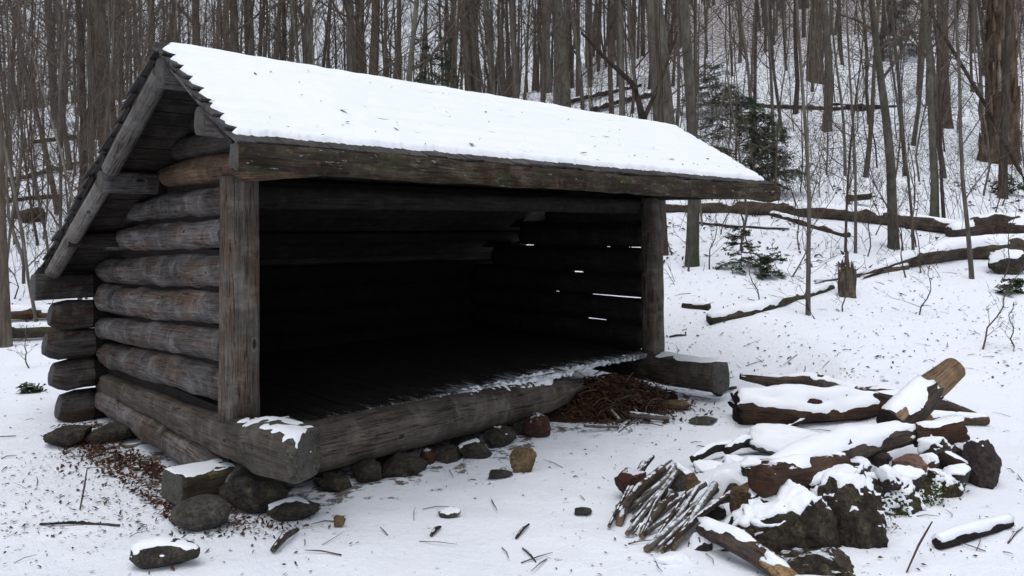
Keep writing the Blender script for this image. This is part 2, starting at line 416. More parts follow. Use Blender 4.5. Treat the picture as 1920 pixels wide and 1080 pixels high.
def log(name, pts, rad, mats, parent=None, snow=None, label=None, **kw):
    _ls[0] += 1; kw.setdefault('seed', _ls[0])
    V, Fc, UV, MI = logmesh(pts, rad, **kw)
    if parent is None:
        o = build(name, V, Fc, mats, None, UV, MI, origin=(Vector(pts[0])+Vector(pts[-1]))/2)
    else: o = build(name, V, Fc, mats, parent, UV, MI)
    if label: o['label'] = label
    if snow is not None:
        org = (Vector(pts[0])+Vector(pts[-1]))/2 if parent is None else None
        s = dict(lo=.45, thick=.02, ns=7, amp=.6); s.update(snow)
        if parent is None:
            VV = [v-org for v in V]; keep = s.pop('keep', None)
            so = snowshell('snow_cover', VV, Fc, None, seed=_ls[0], keep=(lambda c_: keep(c_+org)) if keep else None, **s)
        else: so = snowshell('snow_cover', V, Fc, None, seed=_ls[0], **s)
        if so: so.parent = o
    return o
def boxes(B):
    """B: list of 8-corner boxes -> V,F,UV (grain along the first axis)"""
    V, Fc, UV = [], [], []
    for n, c8 in enumerate(B):
        b_ = len(V); V += c8
        for f in ((0, 3, 2, 1), (4, 5, 6, 7), (0, 1, 5, 4), (1, 2, 6, 5), (2, 3, 7, 6), (3, 0, 4, 7)):
            Fc.append(tuple(b_+i for i in f))
            o_ = n*.37
            UV.append([(V[b_+i][0]+o_*3, V[b_+i][1]+V[b_+i][2]+o_) for i in f])
    return V, Fc, UV
def tubes(T, k):
    V, Fc = [], []
    ang = [(math.cos(2*math.pi*j/k), math.sin(2*math.pi*j/k)) for j in range(k)]
    for pts, rad in T:
        b_ = len(V); n = len(pts); s = u_ = None
        for i in range(n):
            d_ = pts[min(n-1, i+1)]-pts[max(0, i-1)]
            s, u_ = frame(d_) if d_.length > 1e-9 else (s, u_)
            p = pts[i]; r_ = rad[i]
            for ca, sa in ang: V.append((p.x+(s.x*ca+u_.x*sa)*r_, p.y+(s.y*ca+u_.y*sa)*r_, p.z+(s.z*ca+u_.z*sa)*r_))
        for i in range(n-1):
            q = b_+i*k
            for j in range(k):
                j2 = (j+1) % k; Fc.append((q+j, q+k+j, q+k+j2, q+j2))
    return V, Fc

# ------------------------------------------------------------------ ground
def ticks(lo, hi, fine, f0, f1, g=1.09):
    T = []; x = f0
    while x < f1: T.append(x); x += fine
    s = fine; T.append(f1); x = f1
    while x < hi: s *= g; x += s; T.append(min(x, hi))
    s = fine; x = f0; A = []
    while x > lo: s *= g; x -= s; A.append(max(x, lo))
    return A[::-1]+T
lats = ticks(-140, 180, .085, -4.2, 5.2, 1.05); deps = ticks(-60, 300, .075, 3.0, 9.5, 1.02)
V, Fc = [], []; nl = len(lats); att = []
for dp in deps:
    for la in lats:
        x, y = XY(la, dp); V.append((x, y, gz(x, y)))
        ex = max(-.15-x, x-4.3, 0); ey = max(-.3-y, y-2.9, 0)
        att.append(sm(9, 26, dp)*.5+.6*sm(36, 56, dp)+.75*(1-sm(0, .45, math.hypot(ex, ey))))
for i in range(len(deps)-1):
    for j in range(nl-1): q = i*nl+j; Fc.append((q, q+1, q+nl+1, q+nl))
g = build('ground', V, Fc, M['ground']); tag(g, kind='structure')
a_ = g.data.attributes.new('litter', 'FLOAT', 'POINT'); a_.data.foreach_set('value', att)

# ------------------------------------------------------------------ the lean-to
SH = empty('lean_to_shelter', (0, 0, 0))
tag(SH, 'open-fronted grey log lean-to with a snow-covered shingle roof', 'shelter')
XL, XR = -.48, 4.70
YR, ZR, YE, ZE, YB, ZB = .04, 2.72, -1.0, 2.10, 3.2, 1.18
SF, SB = (ZR-ZE)/(YR-YE), (ZR-ZB)/(YB-YR)
def roofz(y): return ZR-(y-YR)*SB if y > YR else ZR-(YR-y)*SF
def underroof(v):
    lim = roofz(v.y)-.085
    return Vector((v.x, v.y, min(v.z, lim))) if v.z > lim else v
LE = [M['log'], M['enddark']]
# left wall: (front z, front r, rear z, rear r, y front, y rear, mats)
left = [(.10, .11, .19, .115, -.05, 2.62, LE), (.69, .125, .57, .112, .06, 2.6, LE), (.935, .107, .805, .105, .06, 2.6, LE),
        (1.165, .11, 1.06, .128, .06, 2.6, LE), (1.40, .122, 1.295, .112, .06, 2.66, LE), (1.625, .1, 1.565, .095, .06, 2.42, LE),
        (1.835, .105, 1.785, .085, .06, 2.03, LE)]
for i, (z0, r0, z1, r1, y0, y1, mm) in enumerate(left):
    ym = (y0+y1)/2; dx = .015*math.sin(i*2.1)
    log('wall_log', [(dx, y0, z0), (-.01, ym, (z0+z1)/2+.01*math.cos(i)), (dx-.02, y1, z1)], [r0*.93, (r0+r1)/2*.97, r1*.9], mm, SH, rough=.075, k=30, lump=.12, per=.045, fix=underroof, capin=.35)
# long bottom log running forward past the post
log('base_log', [(0, 2.75, .31), (0, 1.4, .345), (0, .2, .375), (0, -.25, .40), (0, -.45, .425), (0, -.78, .44)], [.09, .105, .125, .138, .158, .14], [M['sill'], M['end']], SH, rough=.07, k=36, per=.035, square=.5, capin=.15, lump=.06, ragged=(0, .03), fix=lambda v: Vector((v.x, v.y+(v.x-.02)*.45*min(1, (-.5-v.y)/.28) if v.y < -.5 else v.y, v.z)),
    snow=dict(lo=.8, thick=.006, ns=15, amp=.9, keep=lambda c_: c_.y < -.15 and c_.x > -.12))
# cantilever logs that carry the eave beam, both ends
for X in (0, 4.22):
    side = X > 1
    mh = [M['rwall'], M['enddark']] if side else [M['honey'], M['enddark']]
    log('eave_arm_log', [(X-.02, 1.28, 2.03), (X, .4, 2.04), (X, -.92, 2.0)], [.07, .1, .075], mh, SH, rough=.04, fix=underroof)
    log('gable_log', [(X, .95, 2.21), (X, -.6, 2.21)], [.085, .085], [M['under'], M['enddark']], SH, rough=.04, fix=underroof)
    log('gable_log', [(X, .62, 2.36), (X, -.25, 2.36)], [.08, .08], [M['under'], M['enddark']], SH, rough=.04, fix=underroof)
    log('gable_log', [(X, .35, 2.50), (X, -.12, 2.50)], [.07, .07], [M['under'], M['enddark']], SH, rough=.04, fix=underroof)
# corner posts
log('corner_post', [(0.0, 0, .495), (.0, 0, 1.3), (.0, 0, 1.97)], [.118, .113, .108], [M['post'], M['end']], SH, rough=.025, square=.3, k=28, capin=.1)
log('corner_post', [(4.225, 0, .385), (4.215, 0, 1.2), (4.205, 0, 1.96)], [.105, .1, .098], [M['post'], M['end']], SH, rough=.03, square=.5, k=28, capin=.1)
# lintel log behind the posts and rafters inside
log('lintel_log', [(.1, .12, 1.86), (2.2, .12, 1.87), (4.12, .12, 1.88)], [.075, .07, .075], [M['rwall'], M['endshade']], SH, rough=.05)
# back wall
def outside(o):  # outer ends get the lighter wood, inner faces keep the painted-in shade
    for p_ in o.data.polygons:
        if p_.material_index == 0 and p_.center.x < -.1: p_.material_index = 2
zb = [(.13, .135), (.415, .125), (.675, .12), (.92, .12)]
for i, (z, r_) in enumerate(zb):
    xe = [-.36, -.41, -.46, -.42][i]
    _o = log('rear_wall_log', [(xe, 2.77, z+.02), (xe+.10, 2.77, z), (2, 2.76, z+.01), (4.6, 2.77, z+.02)], [r_*.72, r_*1.04, r_*1.03, r_], [M['inshade'], M['enddark'], M['logdk']], SH, rough=.09, k=28, square=.25, lump=.1)
    outside(_o)
_o = log('rear_plate_log', [(-.54, 2.77, 1.17), (2, 2.76, 1.17), (4.68, 2.77, 1.17)], [.115, .115, .11], [M['inshade'], M['enddark'], M['logdk']], SH, rough=.03, k=24, square=.5, fix=underroof); outside(_o)
# chinking that closes the courses of the back wall from outside
B = []
for z in (.25, .545, .80, 1.05): B.append((0.0, 4.3, z))
def bx(x0, x1, y0, y1, z0, z1): return [Vector(c_) for c_ in ((x0, y0, z0), (x1, y0, z0), (x1, y1, z0), (x0, y1, z0), (x0, y0, z1), (x1, y0, z1), (x1, y1, z1), (x0, y1, z1))]
V, Fc, UV = boxes([bx(a, b_, 2.72, 2.80, z-.05, z+.05) for a, b_, z in B])
build('chinking', V, Fc, M['inshade'], SH, UV, smooth=False)
# right wall: courses with daylight gaps between them
gapz = [.45, .70, .96, 1.19, 1.47, 1.71, 1.94]
log('base_log', [(4.22, 2.75, .31), (4.22, .3, .29), (4.22, -.3, .285), (4.22, -.76, .285)], [.12, .14, .155, .155], [M['sill'], M['enddark']], SH, rough=.06, k=24, square=.55, capin=.3, per=.05,
    snow=dict(lo=.8, thick=.012, ns=7, amp=.5, keep=lambda c_: c_.y < -.1))
for i in range(6):
    z0, z1 = gapz[i], gapz[i+1]; r_ = (z1-z0)/2*.97
    ye = 2.66 if z1 < 1.3 else 2.66-(z1-1.25)/SB*.9
    log('wall_log', [(4.22, .06, (z0+z1)/2), (4.22, (ye+.06)/2, (z0+z1)/2+.006*math.sin(i*3)), (4.22, ye, (z0+z1)/2)], [r_, r_*1.0, r_*.99], [M['rwall'], M['endshade']], SH, rough=.012, k=20, fix=underroof)
# closing strips in the right wall with the openings left out (y ranges of gaps)
gaps = {.45: [(.1, .18)], .70: [(.55, .88)], .96: [(.07, .82), (1.22, 1.36)], 1.19: [(.86, 1.08), (2.05, 2.12)], 1.47: [(.08, .33), (.5, .62), (1.62, 2.0)], 1.71: [], }
Bx = []
for z, gs in gaps.items():
    y = .06
    for a, b_ in sorted(gs)+[(2.75, 2.75)]:
        if a > y: Bx.append(bx(4.17, 4.27, y, a, z-.035, z+.035))
        y = b_
V, Fc, UV = boxes(Bx); build('chinking', V, Fc, M['inshade'], SH, UV, smooth=False)
# closing strips behind the left wall, near-black to paint shade into the gaps
Bx = [bx(-.03, .06, .08, 2.6, z-.05, z+.05) for z in (.26, .48, .79, .99, 1.23, 1.47, 1.70, 1.91)]
V, Fc, UV = boxes(Bx[:6]); build('chinking', V, Fc, M['inshade'], SH, UV, smooth=False)
V, Fc, UV = boxes([bx(-.03, .06, .08, 1.9, 1.66, 1.74), bx(-.03, .06, .08, 1.5, 1.88, 1.97), bx(-.03, .06, -.3, .9, 2.08, 2.17)]); build('chinking', V, Fc, M['inshade'], SH, UV, smooth=False)
V, Fc, UV = boxes([bx(4.17, 4.27, .08, 1.5, 1.91, 1.98), bx(4.17, 4.27, -.3, .9, 2.08, 2.17)]); build('chinking', V, Fc, M['inshade'], SH, UV, smooth=False)
# front sill log, rotted away towards its right end
log('front_sill_log', [(.16, -.08, .25), (1.2, -.08, .255), (2.2, -.08, .255), (2.6, -.08, .25), (2.82, -.1, .26), (2.95, -.12, .28)], [.17, .17, .155, .14, .1, .03], [M['sill'], M['rot']], SH, rough=.04, k=28, per=.05, ragged=(0, .12))
# deck planks with a dusting of blown snow along the front edge
B = []; x = .1
while x < 4.1:
    wd = .14; fy = -.1+.02*random.random() if x < 2.9 else -.02+.1*random.random()
    B.append(bx(x, x+wd-.006, fy, 2.66, .385+random.random()*.008, .425+random.random()*.008)); x += wd
V, Fc, UV = boxes(B); UV = [[(b_*1.0, a*1.0) for a, b_ in f] for f in UV]
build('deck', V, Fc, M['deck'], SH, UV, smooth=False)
V, Fc = [], []; nx, ny = 420, 26
for i in range(nx+1):
    for j in range(ny+1):
        x = .3+i*3.55/nx; ex = x
        wd = .06+.14*sm(.6, 2.6, x)+.05*noise.noise(Vector((x*3, 0, 1)))
        y = -.17+wd*j/ny+ (.09*sm(2.7, 3.0, x))
        nn = noise.noise(Vector((x*6, y*22, 3)))+.8*noise.noise(Vector((x*17, y*60, 7)))
        k = (1-abs(2*j/ny-1)**1.5)*sm(.5, 1.8, x)*(1-sm(2.5, 2.95, x))
        yt = min(0, (y+.06))
        base = .440 if y > -.06 else .255+math.sqrt(max(.0001, .165**2-(y+.08)**2))
        nn += .9*noise.noise(Vector((x*30, y*6, 11))); V.append((x, y, (base if x < 2.6 else .436)-.032+.027*k+.022*nn+.006*sm(2, 3, x)))
for i in range(nx):
    for j in range(ny): q = i*(ny+1)+j; Fc.append((q, q+ny+1, q+ny+2, q+1))
build('snow_dusting', V, Fc, M['snow'], SH)
# eave beam: hewn, mossy
def beamfix(v):
    return v
_b = log('eave_beam', [(XL+.01, YE-.02, 1.995), (1.2, YE-.02, 1.99), (3, YE-.02, 1.985), (XR+.03, YE-.02, 1.985)], [.068, .07, .073, .078], [M['beam'], M['end']], SH, rough=.08, k=36, per=.035, square=.8, lump=.16, capin=.1, ell=(.85, 1))
# purlins and ridge log, all running past the wall to the roof's edge
for y, dz, r_, mm in ((YR, .17, .095, 'log'), (-.55, .155, .08, 'log'), (1.22, .165, .08, 'log'), (2.1, .15, .06, 'under')):
    _o = log('ridge_log' if y == YR else 'purlin_log', [(XL+.03, y, roofz(y)-dz), (.3, y, roofz(y)-dz), (XR-.04, y, roofz(y)-dz)], [r_*.98, r_, r_], [M['inshade'], M['end'], M[mm]], SH, rough=.03, k=20, square=.35 if y != -.55 else .7); outside(_o)
# gable poles under the roof's edge
for X in (XL+.07, XR-.07):
    def PZ(y, d_): return (X, y, roofz(y)-d_)
    log('gable_pole', [PZ(.12, .12), PZ(1.12, .13)], [.056, .06], [M['pole'], M['end']], SH, rough=.03)
    log('gable_pole', [PZ(1.28, .15), PZ(2.72, .13)], [.056, .06], [M['pole'], M['end']], SH, rough=.03)
    log('gable_pole', [PZ(-.07, .095), PZ(-.52, .095)], [.022, .02], [M['pole'], M['end']], SH, rough=.03)
# roof: boards below, shingle courses above
def slope(name, y0, z0, y1, z1, ncourse, snowon):
    roof = None
    L = math.hypot(y1-y0, z1-z0); dy, dz = (y1-y0)/L, (z1-z0)/L; ny_, nz_ = (-dz, dy) if dy > 0 else (dz, -dy)
    if nz_ < 0: ny_, nz_ = -ny_, -nz_
    def P(x, s, h): return Vector((x, y0+dy*s+ny_*h, z0+dz*s+nz_*h))
    B = []; s = 0
    while s < L-.05:
        e = min(L-.01, s+.15); j = random.uniform(-.012, .012); h0 = -.062+random.uniform(-.006, .004)
        c8 = [P(XL+.03+j, s, h0), P(XR-.03, s, h0), P(XR-.03, e-.006, h0), P(XL+.03+j, e-.006, h0), P(XL+.03+j, s, -.038), P(XR-.03, s, -.038), P(XR-.03, e-.006, -.038), P(XL+.03+j, e-.006, -.038)]
        B.append(c8); s = e
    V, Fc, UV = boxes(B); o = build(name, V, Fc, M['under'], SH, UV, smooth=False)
    cw = L/ncourse
    V, Fc, UV = [], [], []
    for c_ in range(ncourse):
        s0, s1 = c_*cw-.05, (c_+1)*cw+.015; x = XL+random.uniform(-.015, .012); e = XR+.01
        while x < e:
            wd = random.uniform(.09, .17); x2 = min(x+wd, e); sj = s1+random.uniform(-.018, .012)
            hs_, he = -.036, -.012+random.uniform(0, .004)
            B = [P(x+.002, max(-.0, s0), hs_), P(x2-.002, max(-.0, s0), hs_), P(x2-.002, sj, he), P(x+.002, sj, he),
                 P(x+.002, max(0, s0), hs_+.012), P(x2-.002, max(0, s0), hs_+.012), P(x2-.002, sj, he+.014), P(x+.002, sj, he+.014)]
            v_, f_, u_ = boxes([B]); b_ = len(V); V += v_; Fc += [tuple(b_+i for i in f) for f in f_]
            UV += [[(0.9*(V[b_+i][1]+V[b_+i][2])+x*7, V[b_+i][0]+c_) for i in f] for f in f_]; x = x2
    sh = build('shingles', V, Fc, M['shingle'], o, UV, smooth=False)
    # snow
    nx, ns = 240, 64; V, Fc = [], []
    for j in range(ns+1):
        q = j/ns; s = q*(L-.01)
        fr = (s/cw) % 1
        for i in range(nx+1):
            tx = .03+.05*(1-sm(0, .35, fr))*(.5+random.random()*.5)+.02*noise.noise(Vector((s*20, 0, 3))) if i == 0 else tx
            px_ = i/nx
            px_ = .5*(px_+px_**.6) if 0 else px_
            x0 = XL+tx; x1 = XR+.0-.02*random.random(); x = x0+(x1-x0)*(px_**1.25)
            th = .029+.010*noise.noise(Vector((x*2, s*3, 1)))+.005*noise.noise(Vector((x*9, s*9, 4)))-.014*sm(.78, 1, fr)*(1-sm(.5, .9, (noise.noise(Vector((x*1.5, c_, s)))+.5)))
            ed = min(1, (x-x0)/.03, (x1-x)/.03); 
            rag = .03*noise.noise(Vector((x*7, 3, 1)))+.03*noise.noise(Vector((x*38, 3, 1)))
            ss = s
            if y1 < y0:
                ee = (L-s-.085-rag*.9)/.03
            else: ee = (L-s)/.03
            k = max(-1.2, min(ed, ee)); k = math.sin(k*math.pi/2) if k > 0 else k
            V.append(P(x, ss, -.012+th*k if k > 0 else -.012+.02*k))
    for j in range(ns):
        for i in range(nx): q = j*(nx+1)+i; f = (q, q+1, q+nx+2, q+nx+1); Fc.append(f if y1 > y0 else f[::-1])
    build('roof_snow', V, Fc, M['snow'], o)
    return o
slope('front_roof', YR, ZR, YE-.04, ZE-.03, 8, 1)
slope('rear_roof', YR, ZR, YB, ZB, 20, 1)
# ridge cap board
V, Fc, UV = boxes([bx(XL+.0, XR, YR-.02, YR+.03, ZR-.05, ZR+.0)]); build('ridge_board', V, Fc, M['shingle'], SH, UV, smooth=False)

# ------------------------------------------------------------------ stones
def icos(sub):
    import bmesh
    bm = bmesh.new(); bmesh.ops.create_icosphere(bm, subdivisions=sub, radius=1)
    V = [v.co.copy() for v in bm.verts]; Fc = [tuple(v.index for v in f.verts) for f in bm.faces]; bm.free(); return V, Fc
ICO = {3: icos(3), 4: icos(4), 5: icos(5)}
_rs = [0]
def rock(px, py, wpx, hpx, mt, label, dep=None, sub=4, deep=.8, cuts=7, snow=None, group=None, rot=None, name='rock', cat='rock', sink=.12, facet=.75, rough=.09):
    """stone whose visible silhouette centre is at (px, py) of the photo"""
    _rs[0] += 1; rnd = random.Random(_rs[0]*17+3)
    c_ = W(px, py, dep) if dep else None
    if c_ is None:
        gp = G(px, py+hpx/2*.9); dep = depth(gp); c_ = Vector((gp.x, gp.y, gp.z+hpx/2*dep/F*.9)); c_ += Vector((AX[0], AX[1], 0))*(wpx/2*dep/F*deep*.6)
        dep = depth(c_)
    a, h = wpx/2*dep/F, hpx/2*dep/F
    if wpx < 110 and facet > .7 and rough > .045: cuts += 5; facet = .66; rough = max(rough, .12)
    V0, Fc = ICO[sub]; V = []
    cut = [(Vector((rnd.gauss(0, 1), rnd.gauss(0, 1), rnd.gauss(0, .7))).normalized(), rnd.uniform(facet-.12, facet+.15)) for _ in range(cuts)]
    yaw = Matrix.Rotation(-HEAD, 3, 'Z'); rr = Matrix.Rotation(rot or 0, 3, 'Y')
    of = Vector((_rs[0]*5.1, 0, 0))
    for v in V0:
        q = v*(1+rough*2.2*noise.noise(v*1.3+of)+rough*1.3*noise.noise(v*3.2+of))
        for n_, d_ in cut:
            e = q.dot(n_)-d_
            if e > 0: q = q-n_*e*.93
        q = q*(1+rough*.7*noise.noise(v*7+of)+rough*.4*noise.noise(v*16+of))
        q = Vector((q.x*a*1.08, q.y*a*deep, q.z*h*1.08))
        V.append(yaw @ (rr @ q))
    o = build(name, V, Fc, M[mt]); o.location = c_; tag(o, label, cat, group)
    if snow is not None:
        s = dict(lo=.55, thick=.018, ns=6, amp=.5); s.update(snow)
        so = snowshell('snow_cover', V, Fc, o, seed=_rs[0], **s)
    return o
gf = 'footing stones under the front log'
for i, (px, py, wp, hp, mt) in enumerate([(632, 905, 66, 40, 'rockdk'), (688, 886, 62, 46, 'rockdk'), (752, 872, 88, 40, 'rockdk'), (801, 856, 44, 36, 'rockred'), (838, 850, 52, 42, 'rockdk'), (888, 843, 66, 36, 'rockdk'), (938, 822, 64, 38, 'rockdk'), (1008, 800, 60, 50, 'rockred'), (560, 900, 60, 60, 'rockdk'), (600, 890, 60, 50, 'rockdk'), (720, 868, 60, 40, 'rockdk'), (865, 835, 60, 40, 'rockdk'), (975, 808, 60, 40, 'rockdk')]):
    lb = ['rounded grey-brown footing stone nearest the left log end', 'dark oval footing stone, second along the front log', 'wide low dark stone under the front log', 'small reddish stone between dark ones under the front log', 'squarish dark stone right of the reddish stone', 'flat dark stone with a snow line under the front log', 'low stone with a snow patch near the rotted end of the front log', 'dark red block under the rotted end of the front log', 'dark stone in shade right under the cut log end', 'shaded stone tucked behind the nearest footing stone', 'dark stone wedged behind the wide low footing stone', 'dark stone wedged behind the squarish footing stone', 'dark stone wedged under the rotted end of the front log'][i]
    p = G(px, py+hp*.45) if i not in (8, 9, 10, 11, 12) else G(px, py+6)
    rock(px, py, wp, hp, mt, lb, dep=depth(p)+.08, deep=1.1, group=gf, sub=4, snow=dict(lo=.9, thick=.006) if i in (5, 6) else None)
rock(467, 935, 118, 66, 'rockdk', 'large rounded dark boulder wedged under the projecting left log', deep=.8, rough=.07, cuts=9)
rock(367, 970, 100, 56, 'rock', 'grey oval stone left of the big boulder under the left log', deep=.9, rough=.04, facet=.9)
rock(540, 962, 92, 40, 'rockdk', 'low flat stone with leaf scraps right of the boulder', snow=dict(lo=.85, thick=.008))
rock(300, 1048, 122, 48, 'rockdk', 'flat half-buried stone with snow on its left in the foreground', snow=dict(lo=.6, thick=.012), rough=.06, deep=.6)
rock(120, 822, 90, 40, 'rockdk', 'mossy stone under the rear left corner of the shelter', deep=1)
rock(205, 818, 100, 34, 'rockdk', 'long low stone under the left wall', deep=.8)
rock(979, 862, 56, 58, 'rocktan', 'upright tan slab of stone before the front log', deep=.3, cuts=10)
rock(936, 891, 52, 20, 'rockdk', 'small dark wedge of stone lying on the snow before the front log', deep=.5)
rock(634, 980, 26, 24, 'rocktan', 'small tan pebble alone on the snow', deep=.6, sub=3)
rock(842, 965, 52, 14, 'rock', 'flat pale stone nearly covered by snow', deep=.7, snow=dict(lo=.75, thick=.006))
rock(1322, 792, 60, 16, 'rock', 'flat grey stone by the pile of brushwood', deep=.6)
rock(1270, 762, 70, 18, 'rocktan', 'flat pale stone between brushwood and right log end', deep=.6)
rock(1348, 735, 22, 20, 'rockdk', 'small stone at the right log end', sub=3)
rock(1093, 962, 38, 16, 'rockdk', 'small mossy stone left of the stick bundle', sub=3)
rock(50, 403, 60, 34, 'rockdk', 'brown boulder on the slope behind the left trees')
rock(1905, 495, 90, 45, 'rockdk', 'mossy mound of rock at the right edge below the fallen trunk', snow=dict(lo=.6))

# ------------------------------------------------------------------ fire ring
rock(1480, 998, 215, 180, 'rockmoss', 'largest mossy boulder at the front of the fire ring', dep=3.98, sub=5, deep=.6, cuts=9, rough=.13, snow=dict(lo=.62, thick=.014, amp=.6))
rock(1598, 995, 150, 195, 'rockmoss', 'upright mossy boulder right of the largest one, with a snowy shoulder', dep=4.05, sub=5, deep=.7, cuts=10, rough=.14, snow=dict(lo=.5, thick=.018, amp=.6))
rock(1408, 945, 80, 100, 'rocktan', 'brown block under the left end of the snowy top log', dep=4.2, sub=5, deep=.7, cuts=8, rough=.08)
rock(1530, 1070, 200, 70, 'rockmoss', 'dark boulder at the very bottom of the mossy pile', dep=3.75, sub=5, deep=.6, rough=.12)
rock(1650, 945, 170, 130, 'rockmoss', 'second mossy boulder right of the largest, patched with snow', dep=4.5, sub=5, deep=.7, cuts=9, rough=.14, snow=dict(lo=.3, thick=.02, amp=.8))
rock(1762, 915, 100, 80, 'rockmoss', 'tufted mossy stone beside the round right boulder', dep=4.75, sub=5, rough=.16, snow=dict(lo=.5, thick=.012, amp=1.1, ns=14))
rock(1842, 880, 84, 104, 'rockpurple', 'tall rounded boulder at the right end of the fire ring', dep=4.9, deep=.9, cuts=8, snow=dict(lo=.82, thick=.012, amp=.6))
rock(1706, 874, 76, 54, 'rockpink', 'smooth pinkish stone under the snowy top log', dep=4.8, cuts=10, facet=.7, rough=.04)
rock(1640, 857, 56, 34, 'rockpurple', 'bluish grey stone under the snowy top log', dep=4.85)
rock(1183, 912, 58, 64, 'rockred', 'dark red boulder at the left end of the fire ring', deep=.9, cuts=8)
rock(1376, 938, 110, 104, 'rock', 'broad pointed slab under snow left of the largest boulder', dep=4.45, deep=.35, cuts=10, facet=.7, rough=.04, snow=dict(lo=.12, thick=.014, amp=.2))
rock(1412, 985, 60, 70, 'rocktan', 'brown upright stone between snowy slab and largest boulder', dep=4.25, deep=.5)
rock(1312, 1040, 56, 66, 'rockpurple', 'dark purple block in the lower foreground of the fire ring', dep=3.95, cuts=10, facet=.65, rough=.03, snow=dict(lo=.6, thick=.02))
rock(1262, 1066, 80, 60, 'rockred', 'reddish stone cut by the bottom edge of the picture', dep=3.8, cuts=8, snow=dict(lo=.3, thick=.02))
rock(1276, 900, 54, 54, 'rock', 'pale stone standing behind the bundle of sticks', dep=4.7, deep=.5, snow=dict(lo=.5))
rock(1297, 915, 28, 54, 'rocktan', 'cream coloured lichen-spotted stone beside the sticks', dep=4.6, deep=.5)
rock(1340, 968, 50, 44, 'rockpurple', 'small dark stone between sticks and snowy slab', dep=4.3, snow=dict(lo=.6))
rock(1612, 902, 40, 46, 'rock', 'small upright stone with a snow cap on the boulders', dep=4.15, snow=dict(lo=.5, thick=.02))
rock(1585, 885, 90, 50, 'rockdk', 'rough stone behind the capped upright stone', dep=4.65, snow=dict(lo=.5, thick=.02))
rock(1540, 918, 170, 80, 'rockmoss', 'stone under the snowy log, bridging the two mossy boulders', dep=4.3, snow=dict(lo=.2, thick=.025, amp=.4), sub=5)
rock(1400, 920, 150, 60, 'rock', 'snow-buried stone in the middle of the fire ring', dep=4.75, snow=dict(lo=-.2, thick=.02, amp=.2))
rock(1470, 830, 130, 50, 'rock', 'snow-buried stone behind the snowy top log', dep=5.3, snow=dict(lo=.0, thick=.02, amp=.3))
rock(1775, 850, 80, 60, 'rockdk', 'dark stone behind the right end of the top log', dep=5.1, snow=dict(lo=.6))
rock(1560, 1010, 420, 150, 'rockdk', 'dark shaded stone filling the centre of the fire ring', dep=4.75, deep=.5, sub=4)

for i, (px, py, w_, h_, dp, mt, lb) in enumerate([
    (1352, 905, 50, 36, 4.75, 'rockpurple', 'small snowy rubble stone behind the pointed slab'), (1330, 885, 60, 30, 4.9, 'rock', 'flat rubble stone above the cream stone'),
    (1415, 880, 60, 40, 4.6, 'rockdk', 'rubble stone just left of the top log end'), (1380, 870, 44, 26, 5.0, 'rockred', 'little reddish rubble stone behind the ring'),
    (1700, 905, 70, 50, 4.55, 'rockdk', 'dark rubble stone below the pinkish stone'), (1738, 868, 40, 36, 4.8, 'rockred', 'rusty rubble stone right of the pinkish stone'),
    (1790, 895, 60, 50, 4.75, 'rockdk', 'rubble stone left of the tall rounded boulder'), (1665, 900, 46, 44, 4.4, 'rockpurple', 'dark rubble stone on the second mossy boulder'),
    (1395, 1010, 50, 40, 3.95, 'rockpurple', 'rubble stone left of the largest boulder foot'),
    (1750, 840, 54, 40, 4.95, 'rockdk', 'rubble stone under the broken rusty stub'), (1810, 850, 50, 36, 5.05, 'rock', 'snowy rubble stone behind the tall rounded boulder'),
    (1350, 1030, 60, 40, 3.95, 'rock', 'snowy rubble stone beside the purple block'), (1235, 1000, 60, 40, 4.25, 'rock', 'snowy rubble stone under the lower ends of the sticks')]):
    rock(px, py, w_, h_, mt, lb, dep=dp, sub=4, deep=.8, cuts=6, snow=dict(lo=.25, thick=.014, amp=.7, ns=9))

def tlog(name, pts, rad, mats, label, cat='log', snow=None, group=None, **kw):
    o = log(name, pts, rad, mats, None, snow=snow, **kw); tag(o, label, cat, group); return o
# the snowy charred log on top
tlog('firewood_log', [W(1445, 892, 4.25), W(1500, 868, 4.4), W(1600, 836, 4.8), W(1705, 812, 5.15)], [.085, .105, .10, .075], [M['barklog'], M['red']],
     'thick snow-covered charred log lying across the top of the fire ring', rough=.08, lump=.15, per=.03, k=28, snow=dict(lo=0.4, thick=0.017, amp=.55, ns=7))
tlog('firewood_log', [W(1425, 902, 4.02), W(1490, 888, 4.2), W(1580, 870, 4.5)], [.085, .085, .06], [M['red'], M['red']], 'dark brown log end jutting out under the snowy top log', rough=.1, lump=.2, per=.03, snow=dict(lo=0.92, thick=0.007))
tlog('firewood_log', [W(1665, 800, 5.2), W(1700, 765, 5.25), W(1722, 745, 5.27)], [.1, .11, .105], [M['barklog'], M['char']], 'bark-covered lower half of the leaning log', rough=.08, lump=.12, per=.03, snow=dict(lo=0.67, thick=0.014)) if 0 else None
lean = tlog('leaning_log', [W(1672, 795, 5.15), W(1705, 765, 5.25), W(1735, 735, 5.33), W(1790, 690, 5.45)], [.1, .115, .1, .082], [M['peeled'], M['split']],
     'leaning log with dark bark below and a peeled tan upper end', rough=.04, per=.03, k=28)
sl = log('bark', [W(1670, 797, 5.15), W(1705, 765, 5.25), W(1733, 738, 5.32)], [.108, .124, .108], [M['barklog'], M['char']], None, rough=.08, lump=.1, per=.025, k=28, ragged=(0, .07), capin=0, snow=dict(lo=.6, thick=.012, amp=.5, ns=8))
sl.parent = lean; sl.location = sl.location-lean.location
